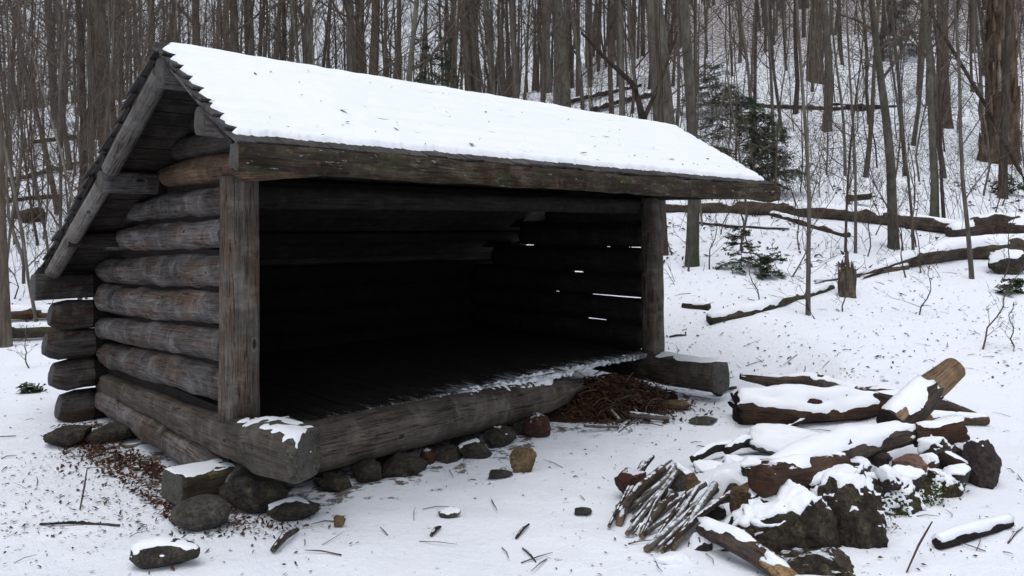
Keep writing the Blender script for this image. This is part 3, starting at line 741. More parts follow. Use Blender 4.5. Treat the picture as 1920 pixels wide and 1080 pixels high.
# logs behind the ring
tlog('firewood_log', [W(1388, 762, 6.15), W(1500, 766, 6.2), W(1610, 762, 6.3), W(1700, 758, 6.4)], [.13, .16, .12, .08], [M['red'], M['char']],
     'thick reddish-brown log with flat snow on top behind the fire ring', rough=.1, lump=.22, per=.025, k=32, ragged=(.06, .06), snow=dict(lo=.38, thick=.018, amp=.3, ns=9))
tlog('firewood_log', [W(1388, 706, 7.1), W(1450, 715, 7.1), W(1540, 722, 7.0), W(1620, 742, 6.8), W(1690, 745, 6.7)], [.025, .055, .085, .09, .06], [M['barklog'], M['char']],
     'twisted knobbly log lying furthest back behind the fire ring', rough=.12, lump=.35, per=.03, snow=dict(lo=0.87, thick=0.010))
tlog('firewood_log', [W(1560, 745, 6.45), W(1640, 752, 6.3), W(1720, 765, 6.1)], [.07, .08, .06], [M['char'], M['char']], 'blackened log between the back logs and the leaning log', rough=.1, lump=.3, per=.03)
tlog('firewood_log', [W(1690, 775, 6.1), W(1770, 765, 6.3), W(1835, 782, 6.3)], [.08, .075, .03], [M['barklog'], M['rot']], 'tapered log pointing right behind the leaning log', rough=.1, lump=.2, per=.03, snow=dict(lo=0.92, thick=0.007))
tlog('firewood_log', [W(1740, 785, 6.0), W(1800, 786, 6.1), W(1850, 788, 6.1)], [.05, .045, .04], [M['rot'], M['peeled']], 'short flat log with snow on it at the right of the leaning log', rough=.08, lump=.15, per=.03, snow=dict(lo=0.52, thick=0.017))
tlog('firewood_log', [W(1720, 815, 5.1), W(1760, 815, 5.1), W(1795, 805, 5.1)], [.08, .095, .085], [M['red'], M['rot']], 'broken rusty-brown stub under the leaning log', rough=.12, lump=.3, per=.025, ragged=(.03, .05), snow=dict(lo=0.62, thick=0.014))
tlog('firewood_log', [W(1745, 850, 4.95), W(1790, 868, 4.9), W(1812, 880, 4.9)], [.05, .055, .04], [M['char'], M['char']], 'short blackened chunk beside the round right boulder', lump=.3, per=.025, snow=dict(lo=0.72, thick=0.010))
tlog('firewood_log', [W(1505, 915, 4.5), W(1545, 888, 4.55), W(1580, 870, 4.6)], [.04, .05, .045], [M['barklog'], M['rot']], 'small snowy branch stub under the top log', lump=.3, per=.025, snow=dict(lo=0.52, thick=0.010))
# loose branches in the snow left of the top log
for a, b_, r_, lb in [((1298, 878), (1375, 855), .035, 'dark curved branch half under snow in the fire ring'), ((1362, 862), (1425, 850), .04, 'black charred stub beside the curved branch'), ((1432, 832), (1465, 826), .035, 'short charred piece with a pale broken end'), ((1385, 838), (1420, 845), .022, 'thin black stick behind the charred stub'), ((1470, 815), (1590, 778), .02, 'thin dark branch running along behind the top log')]:
    p, q = G(*a), G(*b_); p.z += .02+r_; q.z += .04+r_
    tlog('charred_branch', [p, (p+q)/2+Vector((0, 0, .03)), q], [r_*.7, r_, r_*.9], [M['char'], M['split'] if 'pale' in lb else M['char']], lb, 'branch', lump=.3, per=.02, k=14, rough=.1, snow=dict(lo=0.72, thick=0.010))
# bundle of grey sticks leaning on the ring
gs = 'grey sticks leaning against the fire ring'
rnd = random.Random(5); SA = []
for i in range(23):
    f = i/22
    x0, y0 = 1150+f*100+rnd.uniform(-22, 22), 965+f*75+rnd.uniform(-25, 25)
    x1, y1 = 1225+f*125+rnd.uniform(-30, 30), 868+f*75+rnd.uniform(-22, 22)
    p = G(x0, min(1070, y0)); q = G(x1, y1+28)
    zz = .035+.05*rnd.random(); p.z += .02; q.z += .05+zz
    r_ = rnd.choice((.008, .012, .017, .022, .028))
    names = (['outermost left stick', 'second stick from the left', 'third stick from the left', 'fourth stick from the left', 'fifth stick from the left', 'sixth stick from the left', 'seventh stick from the left', 'eighth stick from the left', 'middle stick', 'stick just right of the middle', 'seventh stick from the right', 'sixth stick from the right', 'fifth stick from the right', 'fourth stick from the right', 'third stick from the right', 'second stick from the right', 'outermost right stick']+['thin stick tucked among the others']*6)[i]
    md = (p+q)/2+Vector((rnd.uniform(-.03, .03), rnd.uniform(-.02, .02), rnd.uniform(-.01, .03)))
    tlog('stick', [p, md, q], [r_*.8, r_, r_], [M['stick'] if i % 3 else M['barklog'], M['peeled']], names+' in the snowy bundle leaning on the fire ring', 'stick', group=gs, k=10, per=.05, rough=.06)
# front firewood with orange split ends
for pts, rr, mm, lb in [
    ([W(1322, 990, 3.95), W(1375, 1015, 3.8), W(1450, 1058, 3.62)], [.05, .06, .055], ('barklog', 'split'), 'snowy split log with orange ends at the foot of the mossy boulder'),
    ([W(1440, 1050, 3.6), W(1475, 1080, 3.55)], [.035, .04], ('split', 'split'), 'splintered tan stub at the bottom of the fire ring'),
    ([W(1172, 1048, 4.05), W(1240, 1012, 4.15)], [.035, .045], ('stick', 'split'), 'short log with an orange torn side left of the purple block'),
    ([W(1200, 1060, 3.95), W(1268, 1022, 4.05)], [.035, .035], ('barklog', 'rot'), 'snowy branch alongside the orange torn log'),
    ([W(1170, 1020, 4.1), W(1215, 985, 4.2)], [.03, .035], ('stick', 'end'), 'stubby grey branch under the stick bundle')]:
    tlog('firewood_log', pts, rr, [M[mm[0]], M[mm[1]]], lb, rough=.08, lump=.2, per=.025, k=18, ragged=(.03, .03), snow=dict(lo=0.57, thick=0.011, amp=.7, ns=9))
p, q = G(1757, 1030), G(1893, 990); p.z += .03; q.z += .03
tlog('branch', [p, (p+q)/2+Vector((0, 0, .01)), q], [.03, .035, .028], [M['char'], M['char']], 'lone dark snow-topped branch on the snow at lower right', 'branch', rough=.1, lump=.2, per=.03, k=16, snow=dict(lo=0.22, thick=0.017, amp=.3))
# moss tufts on the boulders: part-like greenery, uncountable
V, Fc = [], []; rnd = random.Random(3)
for (px, py, dp, wx, hy, n) in [(1640, 985, 4.12, 50, 60, 700), (1745, 930, 4.5, 50, 40, 600), (1590, 985, 4.02, 60, 60, 500), (1690, 960, 4.35, 30, 50, 400)]:
    for _ in range(n):
        c_ = W(px+rnd.gauss(0, wx*.4), py+rnd.gauss(0, hy*.4), dp+rnd.uniform(-.03, .12)); s = rnd.uniform(.004, .011)
        a = Vector((rnd.gauss(0, 1), rnd.gauss(0, 1), rnd.gauss(0, 1))).normalized()*s; b_ = Vector((rnd.gauss(0, 1), rnd.gauss(0, 1), rnd.gauss(0, 1))).normalized()*s
        q = len(V); V += [c_-a, c_+b_, c_+a, c_-b_]; Fc.append((q, q+1, q+2, q+3))
tag(build('moss', V, Fc, M['moss'], smooth=False), 'dark green moss tufts clinging to the fire-ring boulders', 'moss', kind='stuff')

# slab log lying under the projecting left log
tlog('half_log', [W(322, 915, 4.45), W(500, 878, 4.9)], [.115, .115], [M['mosslog'], M['end']], 'short mossy half log with a snowy flat top under the left base log', rough=.025, square=.9, k=36, per=.03, ell=(1.3, .82), snow=dict(lo=.8, thick=.005, amp=.5, ns=14), capin=0)

# ------------------------------------------------------------------ litter and debris
def leaves(n, pos, smin, smax, V, Fc, rnd, tilt=.4, lift=.006):
    for _ in range(n):
        p = pos()
        if p is None: continue
        s = rnd.uniform(smin, smax); a = rnd.uniform(0, 6.28); w_ = s*rnd.uniform(.25, .6)
        d_ = Vector((math.cos(a), math.sin(a), rnd.gauss(0, tilt))).normalized(); e = Vector((-math.sin(a), math.cos(a), rnd.gauss(0, tilt))).normalized()
        q = len(V); c_ = p+Vector((0, 0, lift+rnd.random()*.006)); cu = Vector((0, 0, s*rnd.uniform(-.1, .35)))
        V += [c_-d_*s, c_-d_*s*.2+e*w_+cu, c_+d_*s+cu*.5, c_-d_*s*.1-e*w_+cu, c_-cu*.1]
        Fc += [(q, q+4, q+1), (q+1, q+4, q+2), (q+2, q+4, q+3), (q+3, q+4, q)]
def onp(x, y, z=0): return Vector((x, y, gz(x, y)+z))
rnd = random.Random(11)
# red-brown leaves blown against the left wall
V, Fc = [], []
def pl():
    px = rnd.uniform(110, 400); f = (px-110)/290
    py = 815+f*95+abs(rnd.gauss(0, 24))*(1 if rnd.random() < .8 else 2.5)-10+12*rnd.random()
    return G(px, min(py, 1070))
leaves(1500, pl, .008, .024, V, Fc, rnd, .5)
def pl2(): 
    x = rnd.uniform(-.45, -.12); y = rnd.uniform(-.3, 2.6); return onp(x, y, .01)
leaves(900, pl2, .01, .03, V, Fc, rnd, .5)
def pl3(): return G(rnd.gauss(470, 60), rnd.gauss(985, 14))
leaves(250, pl3, .008, .02, V, Fc, rnd, .5)
tag(build('leaf_litter', V, Fc, M['leaf'], smooth=False), 'red-brown dead leaves drifted along the left wall', 'leaf litter', kind='stuff')
# litter heap at the rotted end of the front log
V, Fc = [], []; n = 46
def heapz(x, y):
    k = math.exp(-(((x-3.45)/.62)**2+((y+.02)/.38)**2)**1.3)
    return .24*k+.02*noise.noise(Vector((x*9, y*9, 0)))*(k > .1)
for i in range(n+1):
    for j in range(n+1):
        x, y = 2.5+i*1.75/n, -.95+j*1.1/n
        V.append((x, y, gz(x, y)-.02+heapz(x, y)*1.0))
for i in range(n):
    for j in range(n): q = i*(n+1)+j; Fc.append((q, q+n+1, q+n+2, q+1))
tag(build('bare_earth', V, Fc, M['earth']), kind='structure')
V, Fc = [], []
def ph():
    x, y = rnd.gauss(3.35, .32), rnd.gauss(-.32, .2)
    if x < 2.7 or x > 4.2 or y > .1: return None
    return Vector((x, y, gz(x, y)+max(-.0, heapz(x, y)-.015)))
leaves(2600, ph, .01, .034, V, Fc, rnd, .6, .012)
tag(build('leaf_litter', V, Fc, M['leaf'], smooth=False), 'rusty leaf litter heaped where the front log has rotted', 'leaf litter', kind='stuff')
T = []
for _ in range(190):
    p = ph()
    if p is None: continue
    p = p+Vector((rnd.gauss(0, .04), rnd.gauss(-.08, .08), .02)); p.z = max(p.z, gz(p.x, p.y)+.01); a = rnd.uniform(0, 6.28); l = rnd.uniform(.05, .2)
    q = p+Vector((math.cos(a)*l, math.sin(a)*l, rnd.gauss(.0, .03))); r_ = rnd.uniform(.003, .008)
    T.append(([p, (p+q)/2+Vector((0, 0, .01)), q], [r_, r_, r_*.6]))
V, Fc = tubes(T, 5); tag(build('brushwood', V, Fc, M['leafdark']), 'pile of small snowy twigs in front of the litter heap', 'brushwood', kind='stuff')
for i, (a, b_, r_, lb) in enumerate([((1125, 760), (1162, 795), .02, 'short thick stick standing in the brushwood pile'), ((1165, 755), (1200, 785), .014, 'pale stick crossing the brushwood pile'), ((1180, 790), (1255, 792), .025, 'grey branch lying at the right of the brushwood pile'), ((1095, 812), (1160, 808), .014, 'dark stick in front of the brushwood pile')]):
    p, q = G(*a), G(*b_); p.z += .06; q.z += .03
    tlog('stick', [p, (p+q)/2, q], [r_, r_, r_*.8], [M['stick'], M['end']], lb, 'stick', k=10, per=.04)
# specks over the snow
V, Fc = [], []
def pg():
    dp = 3.4+8.5*rnd.random()**1.3; la = rnd.uniform(-.72, .72)*dp; x, y = XY(la, dp)
    if -.3 < x < 4.6 and -.3 < y < 3: return None
    if noise.noise(Vector((x*.8, y*.8, 4))) < -.12+.3*rnd.random()-.2: return None
    return onp(x, y)
leaves(2600, pg, .004, .017, V, Fc, rnd, .3)
def pg2():
    px = rnd.uniform(1250, 1920); return G(px, rnd.uniform(480, 720))
leaves(500, pg2, .008, .028, V, Fc, rnd, .5)
def pg3(): return G(rnd.uniform(0, 420), rnd.uniform(850, 1010))
leaves(600, pg3, .005, .018, V, Fc, rnd, .3)
def pg4():
    dp = rnd.uniform(11, 34); la = rnd.uniform(-.7, .75)*dp; x, y = XY(la, dp)
    if noise.noise(Vector((x*.5, y*.5, 4))) < rnd.uniform(-.4, .2): return None
    return onp(x, y)
leaves(9000, pg4, .02, .075, V, Fc, rnd, .5, .02)
tag(build('scattered_debris', V, Fc, M['leafdark'], smooth=False), 'dark leaf scraps and bark bits sprinkled over the snow', 'debris', kind='stuff')
V, Fc = [], []; T = []
for _ in range(230):
    p = G(rnd.uniform(0, 1920), 640+420*rnd.random()) if rnd.random() < .6 else G(rnd.uniform(1250, 1920), rnd.uniform(440, 700))
    if -.3 < p.x < 4.6 and -.3 < p.y < 3: continue
    a = rnd.uniform(0, 6.28); l = rnd.uniform(.04, .22); q = p+Vector((math.cos(a)*l, math.sin(a)*l, 0)); q.z = gz(q.x, q.y)+.015; p.z += .006
    r_ = rnd.uniform(.0015, .004); T.append(([p, (p+q)/2+Vector((rnd.gauss(0, .01), rnd.gauss(0, .01), .006)), q], [r_, r_, r_*.5]))
V, Fc = tubes(T, 4); tag(build('fine_twigs', V, Fc, M['twig']), 'fine broken twigs lying on the snow', 'twigs', kind='stuff')
# individual sticks and bits in the foreground
for px0, py0, px1, py1, r_, lb in [(75, 986, 225, 988, .010, 'long thin dark stick lying flat at the lower left'), (512, 1040, 556, 1002, .022, 'dark curled bark strip on the snow below the boulder'), (808, 1008, 826, 992, .012, 'small dark twig knot in the middle of the foreground'), (968, 1012, 992, 986, .010, 'short forked brown twig on the snow'), (980, 1030, 1005, 1056, .006, 'thin bent twig near the bottom centre'), (150, 958, 186, 905, .006, 'thin twig sticking up left of the half log'), (1890, 1020, 1918, 990, .006, 'thin stick right of the lone snowy branch'), (1700, 1075, 1748, 980, .006, 'thin upright twig left of the lone snowy branch'), (1255, 633, 1287, 630, .012, 'small dark piece of wood on the snowy slope'), (1380, 730, 1350, 742, .018, 'dark bark scrap beside the right base log')]:
    p, q = G(px0, py0), G(px1, py1)
    if 'up' in lb: q = p+Vector((.05, .05, .22)) if 'left of the half' in lb else W(px1, py1, depth(p)+.15)
    p.z += r_; q.z += r_
    tlog('twig', [p, (p+q)/2+Vector((.005, .005, r_)), q], [r_*.7, r_, r_*.5], [M['barklog'], M['end']], lb, 'twig', k=8, per=.03, rough=.12, lump=.3)

# ------------------------------------------------------------------ fallen trunks on the slope
def fallen(pts, rad, mm, lb, snow=dict(lo=.62, thick=.018, amp=.9, ns=4), lift=.6, name='fallen_log', group=None, **kw):
    P = []
    rad = [r_*.85 for r_ in rad]
    for (px, py), r_ in zip(pts, rad):
        p = G(px, py); p.z += r_*lift; P.append(p)
    kw.setdefault('k', 18); kw.setdefault('rough', .06); kw.setdefault('per', .12); kw.setdefault('lump', .1)
    return tlog(name, P, rad, [M[mm[0]], M[mm[1]]], lb, 'fallen log', snow=snow, group=group, **kw)
fallen([(1235, 398), (1400, 402), (1600, 415), (1760, 436), (1800, 440)], [.13, .16, .17, .15, .14], ('rot', 'rot'), 'long brown fallen trunk crossing the slope behind the right post', lift=1)
fallen([(1780, 445), (1850, 440), (1935, 440)], [.12, .26, .2], ('barklog', 'rot'), 'thick mossy root mass at the right end of the long fallen trunk', lump=.5, lift=.8)
fallen([(1640, 515), (1700, 500), (1800, 485), (1960, 480)], [.05, .14, .2, .22], ('rot', 'rot'), 'big snow-topped fallen trunk at the right edge with a splintered tip', lift=.9, ragged=(.5, 0), snow=dict(lo=.45, thick=.03, amp=.8, ns=3))
fallen([(1545, 528), (1600, 520), (1700, 505)], [.02, .05, .06], ('rot', 'rot'), 'splintered limb running left from the big snow-topped trunk', lift=.6, ragged=(.2, 0))
fallen([(1440, 402), (1500, 420), (1590, 446)], [.06, .08, .075], ('barklog', 'rot'), 'short broken limb slanting down from the long fallen trunk')
fallen([(1590, 388), (1630, 385)], [.09, .1], ('barklog', 'end'), 'short log stub poking up behind the long fallen trunk', lift=2.4)
fallen([(1328, 606), (1400, 590), (1480, 565), (1560, 540)], [.09, .1, .08, .05], ('mosslog', 'mosslog'), 'mossy half-buried log with snow on top beside the shelter', lift=.3, snow=dict(lo=.5, thick=.022, amp=.8, ns=5), per=.06)
fallen([(1280, 575), (1330, 580)], [.04, .06], ('mosslog', 'mosslog'), 'small mossy stub left of the mossy half-buried log', lift=.4, per=.06)
fallen([(1320, 195), (1450, 203), (1560, 208), (1680, 202)], [.08, .1, .1, .06], ('barklog', 'rot'), 'thin dark trunk fallen across the upper hillside', lift=1.2)
fallen([(1560, 200), (1610, 208), (1650, 204)], [.1, .2, .1], ('char', 'rot'), 'dark knobbly log on the upper hillside', lift=.8)
fallen([(1060, 198), (1130, 182), (1200, 165)], [.12, .14, .12], ('barklog', 'rot'), 'upper of two snowy logs seen over the roof', lift=1.5)
fallen([(1110, 214), (1170, 195), (1250, 178)], [.15, .17, .14], ('barklog', 'rot'), 'lower of two snowy logs seen over the roof', lift=1.5)
fallen([(-20, 352), (60, 335), (150, 308)], [.1, .1, .08], ('barklog', 'rot'), 'grey pole lying on the left slope between the saplings', lift=1.5)
fallen([(60, 270), (130, 262), (200, 255)], [.12, .12, .1], ('barklog', 'rot'), 'upper fallen trunk on the left slope', lift=1)
fallen([(-30, 388), (50, 375), (110, 372)], [.08, .09, .07], ('mosslog', 'rot'), 'mossy fallen trunk on the left slope above the boulder', lift=1)
fallen([(-40, 602), (40, 602), (140, 598)], [.1, .11, .1], ('honey', 'rot'), 'brown snow-capped log just left of the shelter', lift=1.3, snow=dict(lo=.5, thick=.03))
fallen([(-40, 640), (40, 638), (120, 634)], [.1, .11, .1], ('mosslog', 'rot'), 'dark log in front of the brown snow-capped log at left', lift=1.3, snow=dict(lo=.5, thick=.03))
fallen([(1300, 420), (1370, 428), (1480, 432)], [.03, .035, .02], ('barklog', 'rot'), 'slender fallen pole below the long brown trunk', lift=1.5)
# stump
p = G(1590, 555); dp = depth(p)
st = tlog('stump', [p-Vector((0, 0, .08)), p+Vector((0, 0, .08)), p+Vector((.01, .01, .22))], [.13, .10, .095], [M['rot'], M['rot']], 'broken rotten stump on the slope with a tall splinter', 'stump', lump=.55, rough=.14, per=.02, k=26, ragged=(0, .22), snow=None)
for dx, h_, r_ in ((-.02, .52, .05), (.05, .36, .035), (-.07, .3, .03)):
    q = p+Vector((dx*RX[0], dx*RX[1], 0))
    s2 = log('splinter', [q+Vector((0, 0, .1)), q+Vector((.005, .005, h_*.6)), q+Vector((.01, .0, h_))], [r_, r_*.85, r_*.45], [M['rot'], M['rot']], None, lump=.4, rough=.12, per=.02, ragged=(0, .12)); s2.parent = st; s2.location = s2.location-st.location


V, Fc = [], []
rb = random.Random(44); spots_ = [(-.02, -.27), (.35, -.62), (1.1, -.9), (2.2, -.86), (3.4, -.8), (.6, -.8), (2.9, -.5), (1.7, -.35), (4.1, -.7)]
def prf():
    if spots_: x, y = spots_.pop()
    else: x, y = rb.uniform(-.3, 4.5), -.97+.9*rb.random()**1.6
    return Vector((x, y, roofz(y)+.012))
leaves(9, prf, .02, .04, V, Fc, rb, .3, .008); leaves(70, prf, .005, .016, V, Fc, rb, .3, .008)
tag(build('leaf_scraps', V, Fc, M['leafdark'], smooth=False), 'few dead leaf scraps scattered on the roof snow', 'debris', kind='stuff')

# ------------------------------------------------------------------ trees
def grow(h, r_, nb, rnd, wob=.35, lean=(0, 0), first=.25, fork=None, bl=.3, sub=3, up=.8, nseg=10, trunk_k=12):
    """returns trunk tubes and branch tubes, base at origin"""
    ph_ = rnd.uniform(0, 9); tr = []; rad = []
    for i in range(nseg+1):
        f = i/nseg; z = h*f
        tr.append(Vector((lean[0]*z+wob*r_*6*noise.noise(Vector((f*2.5, ph_, 0))), lean[1]*z+wob*r_*6*noise.noise(Vector((f*2.5, ph_, 7))), z-.15*(i == 0))))
        rad.append(max(.004, r_*(1-.78*f)*(1.35 if i == 0 else 1)))
    tr[0] = Vector((0, 0, -.2)); tr.insert(1, tr[0].lerp(tr[1], .25)+Vector((0, 0, .1))); rad.insert(1, r_*1.08)
    B = []
    def at(f):
        q = f*nseg+1; i = min(len(tr)-2, int(q)); return tr[i].lerp(tr[i+1], q-i), r_*(1-.78*f)
    for b_ in range(nb):
        f = first+(1-first)*(b_+rnd.random())/nb; p, rr = at(min(.98, f)); a = rnd.uniform(0, 6.28)
        l = h*bl*(1.15-f*.7)*rnd.uniform(.5, 1.15); u_ = up*rnd.uniform(.5, 1.4); rb = min(rr*.45, l*.016+.004)
        d_ = Vector((math.cos(a), math.sin(a), u_)).normalized()
        pts = [p]; rd = [rb]; n = 4
        for i in range(1, n+1):
            d_ = (d_+Vector((rnd.gauss(0, .16), rnd.gauss(0, .16), rnd.gauss(.08, .12)))).normalized(); pts.append(pts[-1]+d_*l/n); rd.append(rb*(1-.8*i/n))
        B.append((pts, rd))
        for s in range(sub):
            i = rnd.randint(1, n-1); q = pts[i].lerp(pts[i+1], rnd.random()); dd = (d_+Vector((rnd.gauss(0, .7), rnd.gauss(0, .7), rnd.gauss(.1, .4)))).normalized(); l2 = l*rnd.uniform(.2, .5)
            m1 = q+dd*l2*.5; m2 = m1+(dd+Vector((rnd.gauss(0, .3), rnd.gauss(0, .3), .15))).normalized()*l2*.5
            B.append(([q, m1, m2], [rb*.4, rb*.25, rb*.1+.001]))
            for _ in range(2):
                dd2 = (dd+Vector((rnd.gauss(0, .7), rnd.gauss(0, .7), rnd.gauss(.1, .4)))).normalized(); q2 = q.lerp(m2, rnd.uniform(.3, .9))
                B.append(([q2, q2+dd2*l2*.4], [rb*.2+.0015, .0015]))
    return (tr, rad), B
def tree_obj(T, mt, name='tree'):
    (tr, rad), B = T
    root = empty(name)
    V, Fc = tubes([(tr, rad)], 12 if rad[0] > .05 else 7)
    if rad[0] > .05:
        V2 = []
        for v in V:
            q = Vector(v); nn = 1+.06*noise.noise(q*Vector((6, 6, 1.2)).x*.5) ; V2.append((q.x*1, q.y*1, q.z))
        V = V2
    build('trunk', V, Fc, M[mt], root)
    if B:
        V, Fc = tubes(B, 4); build('branches', V, Fc, M['twig'] if mt != 'bark3' else M['twig'], root)
    return root
def copy_tree(o):
    r_ = o.copy(); col.objects.link(r_)
    for ch in o.children:
        c_ = ch.copy(); col.objects.link(c_); c_.parent = r_
    return r_
used = set()
def put(proto, p, rot, s, label, group=None, name=None, lean=(0, 0)):
    o = proto if proto.name not in used else copy_tree(proto)
    used.add(proto.name) if o is proto else None
    o.location = p; o.scale = (s, s, s); o.rotation_euler = (lean[0], lean[1], rot); tag(o, label, 'tree', group)
    return o
rnd = random.Random(21)
# trees one can tell apart: base pixel, top pixel x at y=0, width px at base, bark, label
NAMED = [
 (1297, 498, 1278, 24, 'bark3', 'smooth grey tree just right of the shelter, its foot below the eave', 6),
 (1676, 465, 1640, 20, 'bark3', 'slim grey tree with a mossy foot above the big fallen trunk', 5),
 (1752, 408, 1737, 16, 'bark3', 'slim straight grey tree behind the root mass', 5),
 (1550, 245, 1543, 17, 'bark', 'straight grey tree in front of the thick brown trunk uphill', 5),
 (1529, 152, 1534, 30, 'bark2', 'thick brown trunk high on the hillside', 8),
 (1880, 372, 1892, 16, 'bark2', 'small brown tree at the foot of the old peeling tree', 6),
 (1772, 238, 1765, 26, 'bark2', 'dark brown trunk left of the old peeling tree', 7),
 (1255, 330, 1222, 46, 'bark', 'thickest trunk rising behind the roof near the right', 10),
 (1060, 330, 1046, 24, 'bark3', 'grey trunk rising over the middle of the roof', 8),
 (585, 330, 583, 24, 'bark', 'grey-brown trunk over the left part of the roof', 8),
 (700, 320, 702, 24, 'bark2', 'dark trunk over the roof beside a forked one', 8),
 (672, 320, 655, 18, 'bark', 'forked grey trunk over the roof', 8),
 (437, 330, 433, 22, 'bark2', 'brown trunk over the roof near its left end', 8),
 (368, 330, 365, 20, 'bark2', 'dark trunk just right of the ridge end', 8),
 (870, 330, 872, 26, 'bark2', 'dark brown trunk over the roof, right of the evergreen', 8),
 (895, 320, 884, 14, 'bark3', 'thin pale trunk beside the dark brown one over the roof', 6),
 (965, 310, 960, 16, 'bark', 'thin grey trunk over the roof left of its middle', 8),
 (1170, 330, 1160, 14, 'bark', 'thin grey trunk left of the thickest trunk', 8),
 (240, 430, 192, 46, 'bark2', 'big dark tree leaning left behind the gable', 10),
 (170, 260, 172, 20, 'bark2', 'brown trunk left of the big leaning tree', 8),
 (12, 650, -14, 20, 'bark2', 'tree cut by the left edge of the picture beside two logs', 5),
 (110, 400, 20, 11, 'bark2', 'thin dark sapling leaning left on the left slope', 7),
 (1823, 523, 1788, 9, 'bark', 'thin sapling standing in front of the big fallen trunk', 8),
 (1770, 412, 1748, 7, 'bark2', 'thin dark sapling beside the straight grey tree', 8),
 (1623, 332, 1650, 10, 'bark2', 'dark sapling with a forked foot on the hillside', 8),
 (1713, 500, 1660, 6, 'bark2', 'wispy sapling leaning left above the open snow', 8),
 (1515, 590, 1500, 9, 'bark', 'branching sapling nearest the mossy half-buried log', 10),
 (1604, 475, 1590, 6, 'bark', 'wispy sapling beside the broken stump', 8),
 (1845, 260, 1830, 8, 'bark', 'thin grey sapling left of the old peeling tree', 8),
 (1248, 478, 1230, 12, 'bark2', 'short brown crooked tree hard against the right post', 5),
 (1700, 330, 1672, 9, 'bark3', 'thin grey sapling up the hill left of the straight tree', 6),
 (1455, 330, 1440, 8, 'bark', 'thin sapling right of the hemlock', 7),
 (1410, 320, 1420, 9, 'bark2', 'thin brown trunk inside the hemlock', 7),
 (1585, 330, 1560, 6, 'bark', 'thin sapling uphill of the broken stump', 7),
]
for px, py, tx, wp, mt, lb, nb in NAMED:
    p = G(px, py) if not (300 < px < 1260 and py > 300 and py < 340) else G(px, 320)
    dp = depth(p); r_ = wp*dp/F/2*.95; top = max(7.0, (py+170)/F*dp)
    if r_ > .09: top = max(top, 13)
    if r_ < .045: top = max(5.0, min(top, 9))
    # lean measured in the photo's plane, made up again in depth
    k = (tx-px)/max(60, py)
    ln = (k*RX[0]*1.0, k*RX[1]*1.0)
    T = grow(top, r_, nb+4, rnd, wob=.5 if r_ < .04 else .18, lean=ln, first=.15 if r_ < .05 else .35, bl=.3 if r_ > .05 else .22, sub=4, up=.9)
    o = tree_obj(T, mt, 'sapling' if r_ < .05 else 'bare_tree'); o.location = p; tag(o, lb, 'sapling' if r_ < .05 else 'tree'); used.add(o.name)
for i, (px, py, h) in enumerate([(1262, 478, 1.5), (1330, 505, 1.2), (1405, 460, 1.1), (1480, 520, 1.5), (1535, 600, 1.1), (1420, 575, .8), (1580, 585, .6), (1722, 590, .8), (1840, 655, .9), (1700, 520, 1.3), (1880, 520, 1.0), (1500, 470, 1.7), (1350, 440, 1.6), (1625, 480, 1.2), (1900, 660, .5), (140, 660, .9), (60, 690, .5), (25, 560, 1.6), (80, 520, 1.5)]):
    p = G(px, py); lb = ['against the right corner post', 'left of the green seedling', 'above the green seedling', 'between seedling and stump', 'at the foot of the branching sapling', 'beside the mossy half-buried log', 'left below the stump', 'forked on open snow below the big fallen trunk', 'on the open snow at the right, behind the leaning log', 'in front of the splintered tip', 'below the mossy rock at the right edge', 'above the stump', 'below the long fallen trunk, left part', 'just right of the stump', 'low at the right edge of the snow', 'behind the rear left corner', 'low, left of the shelter', 'at the left edge behind the two logs', 'under the eave pole at the left'][i]
    T = grow(h, .007+.003*h, 9, rnd, wob=2.5, lean=(rnd.gauss(0, .25), rnd.gauss(0, .25)), first=.1, bl=.45, sub=4, up=.7, nseg=8)
    o = tree_obj(T, 'bark2', 'shrub'); o.location = p; tag(o, 'wiry bare shrub '+lb, 'shrub'); used.add(o.name)
for i in range(26):
    px = rnd.uniform(1260, 1915); py = rnd.uniform(385, 520) if i % 2 else rnd.uniform(300, 400)
    p = G(px, py); h = rnd.uniform(1.2, 2.6)
    T = grow(h, .006+.003*h, 10, rnd, wob=2.2, lean=(rnd.gauss(0, .2), rnd.gauss(0, .2)), first=.1, bl=.4, sub=4, up=.8, nseg=8)
    o = tree_obj(T, 'bark2', 'shrub'); o.location = p; tag(o, 'wiry leafless shrub on the right slope among the fallen trunks', 'shrub', 'wiry shrubs on the right slope'); used.add(o.name)
# old peeling tree
p = G(1872, 300); dp = depth(p); r_ = 62*dp/F/2
M['peel'] = bark('peeling_bark', (.035, .021, .013), (.13, .09, .062), lichen=(.26, .21, .17), lich=.5, zs=.25, xs=3.5)
T = grow(14, r_, 8, rnd, wob=.1, lean=(.02, 0), first=.5, bl=.3, sub=3)
T[0][1][0] *= .95
o = tree_obj(T, 'peel', 'old_tree'); o.location = p; tag(o, 'thick old tree with shaggy peeling brown bark at the right edge', 'tree')
fl = []
for i in range(70):
    z = rnd.uniform(.1, 6.5); a = rnd.uniform(0, 6.28); rr = r_*(1-.78*z/14)*1.02; c_ = Vector((math.cos(a)*rr+.02*z, math.sin(a)*rr, z)); l = rnd.uniform(.3, .9)
    fl.append(([c_, c_+Vector((math.cos(a)*.03, math.sin(a)*.03, l*.5)), c_+Vector((math.cos(a+.1)*.05, math.sin(a+.1)*.05, l))], [.05, .06, .02]))
V, Fc = tubes(fl, 4); fo = build('bark_flakes', V, Fc, M['peel'], None); fo.parent = o

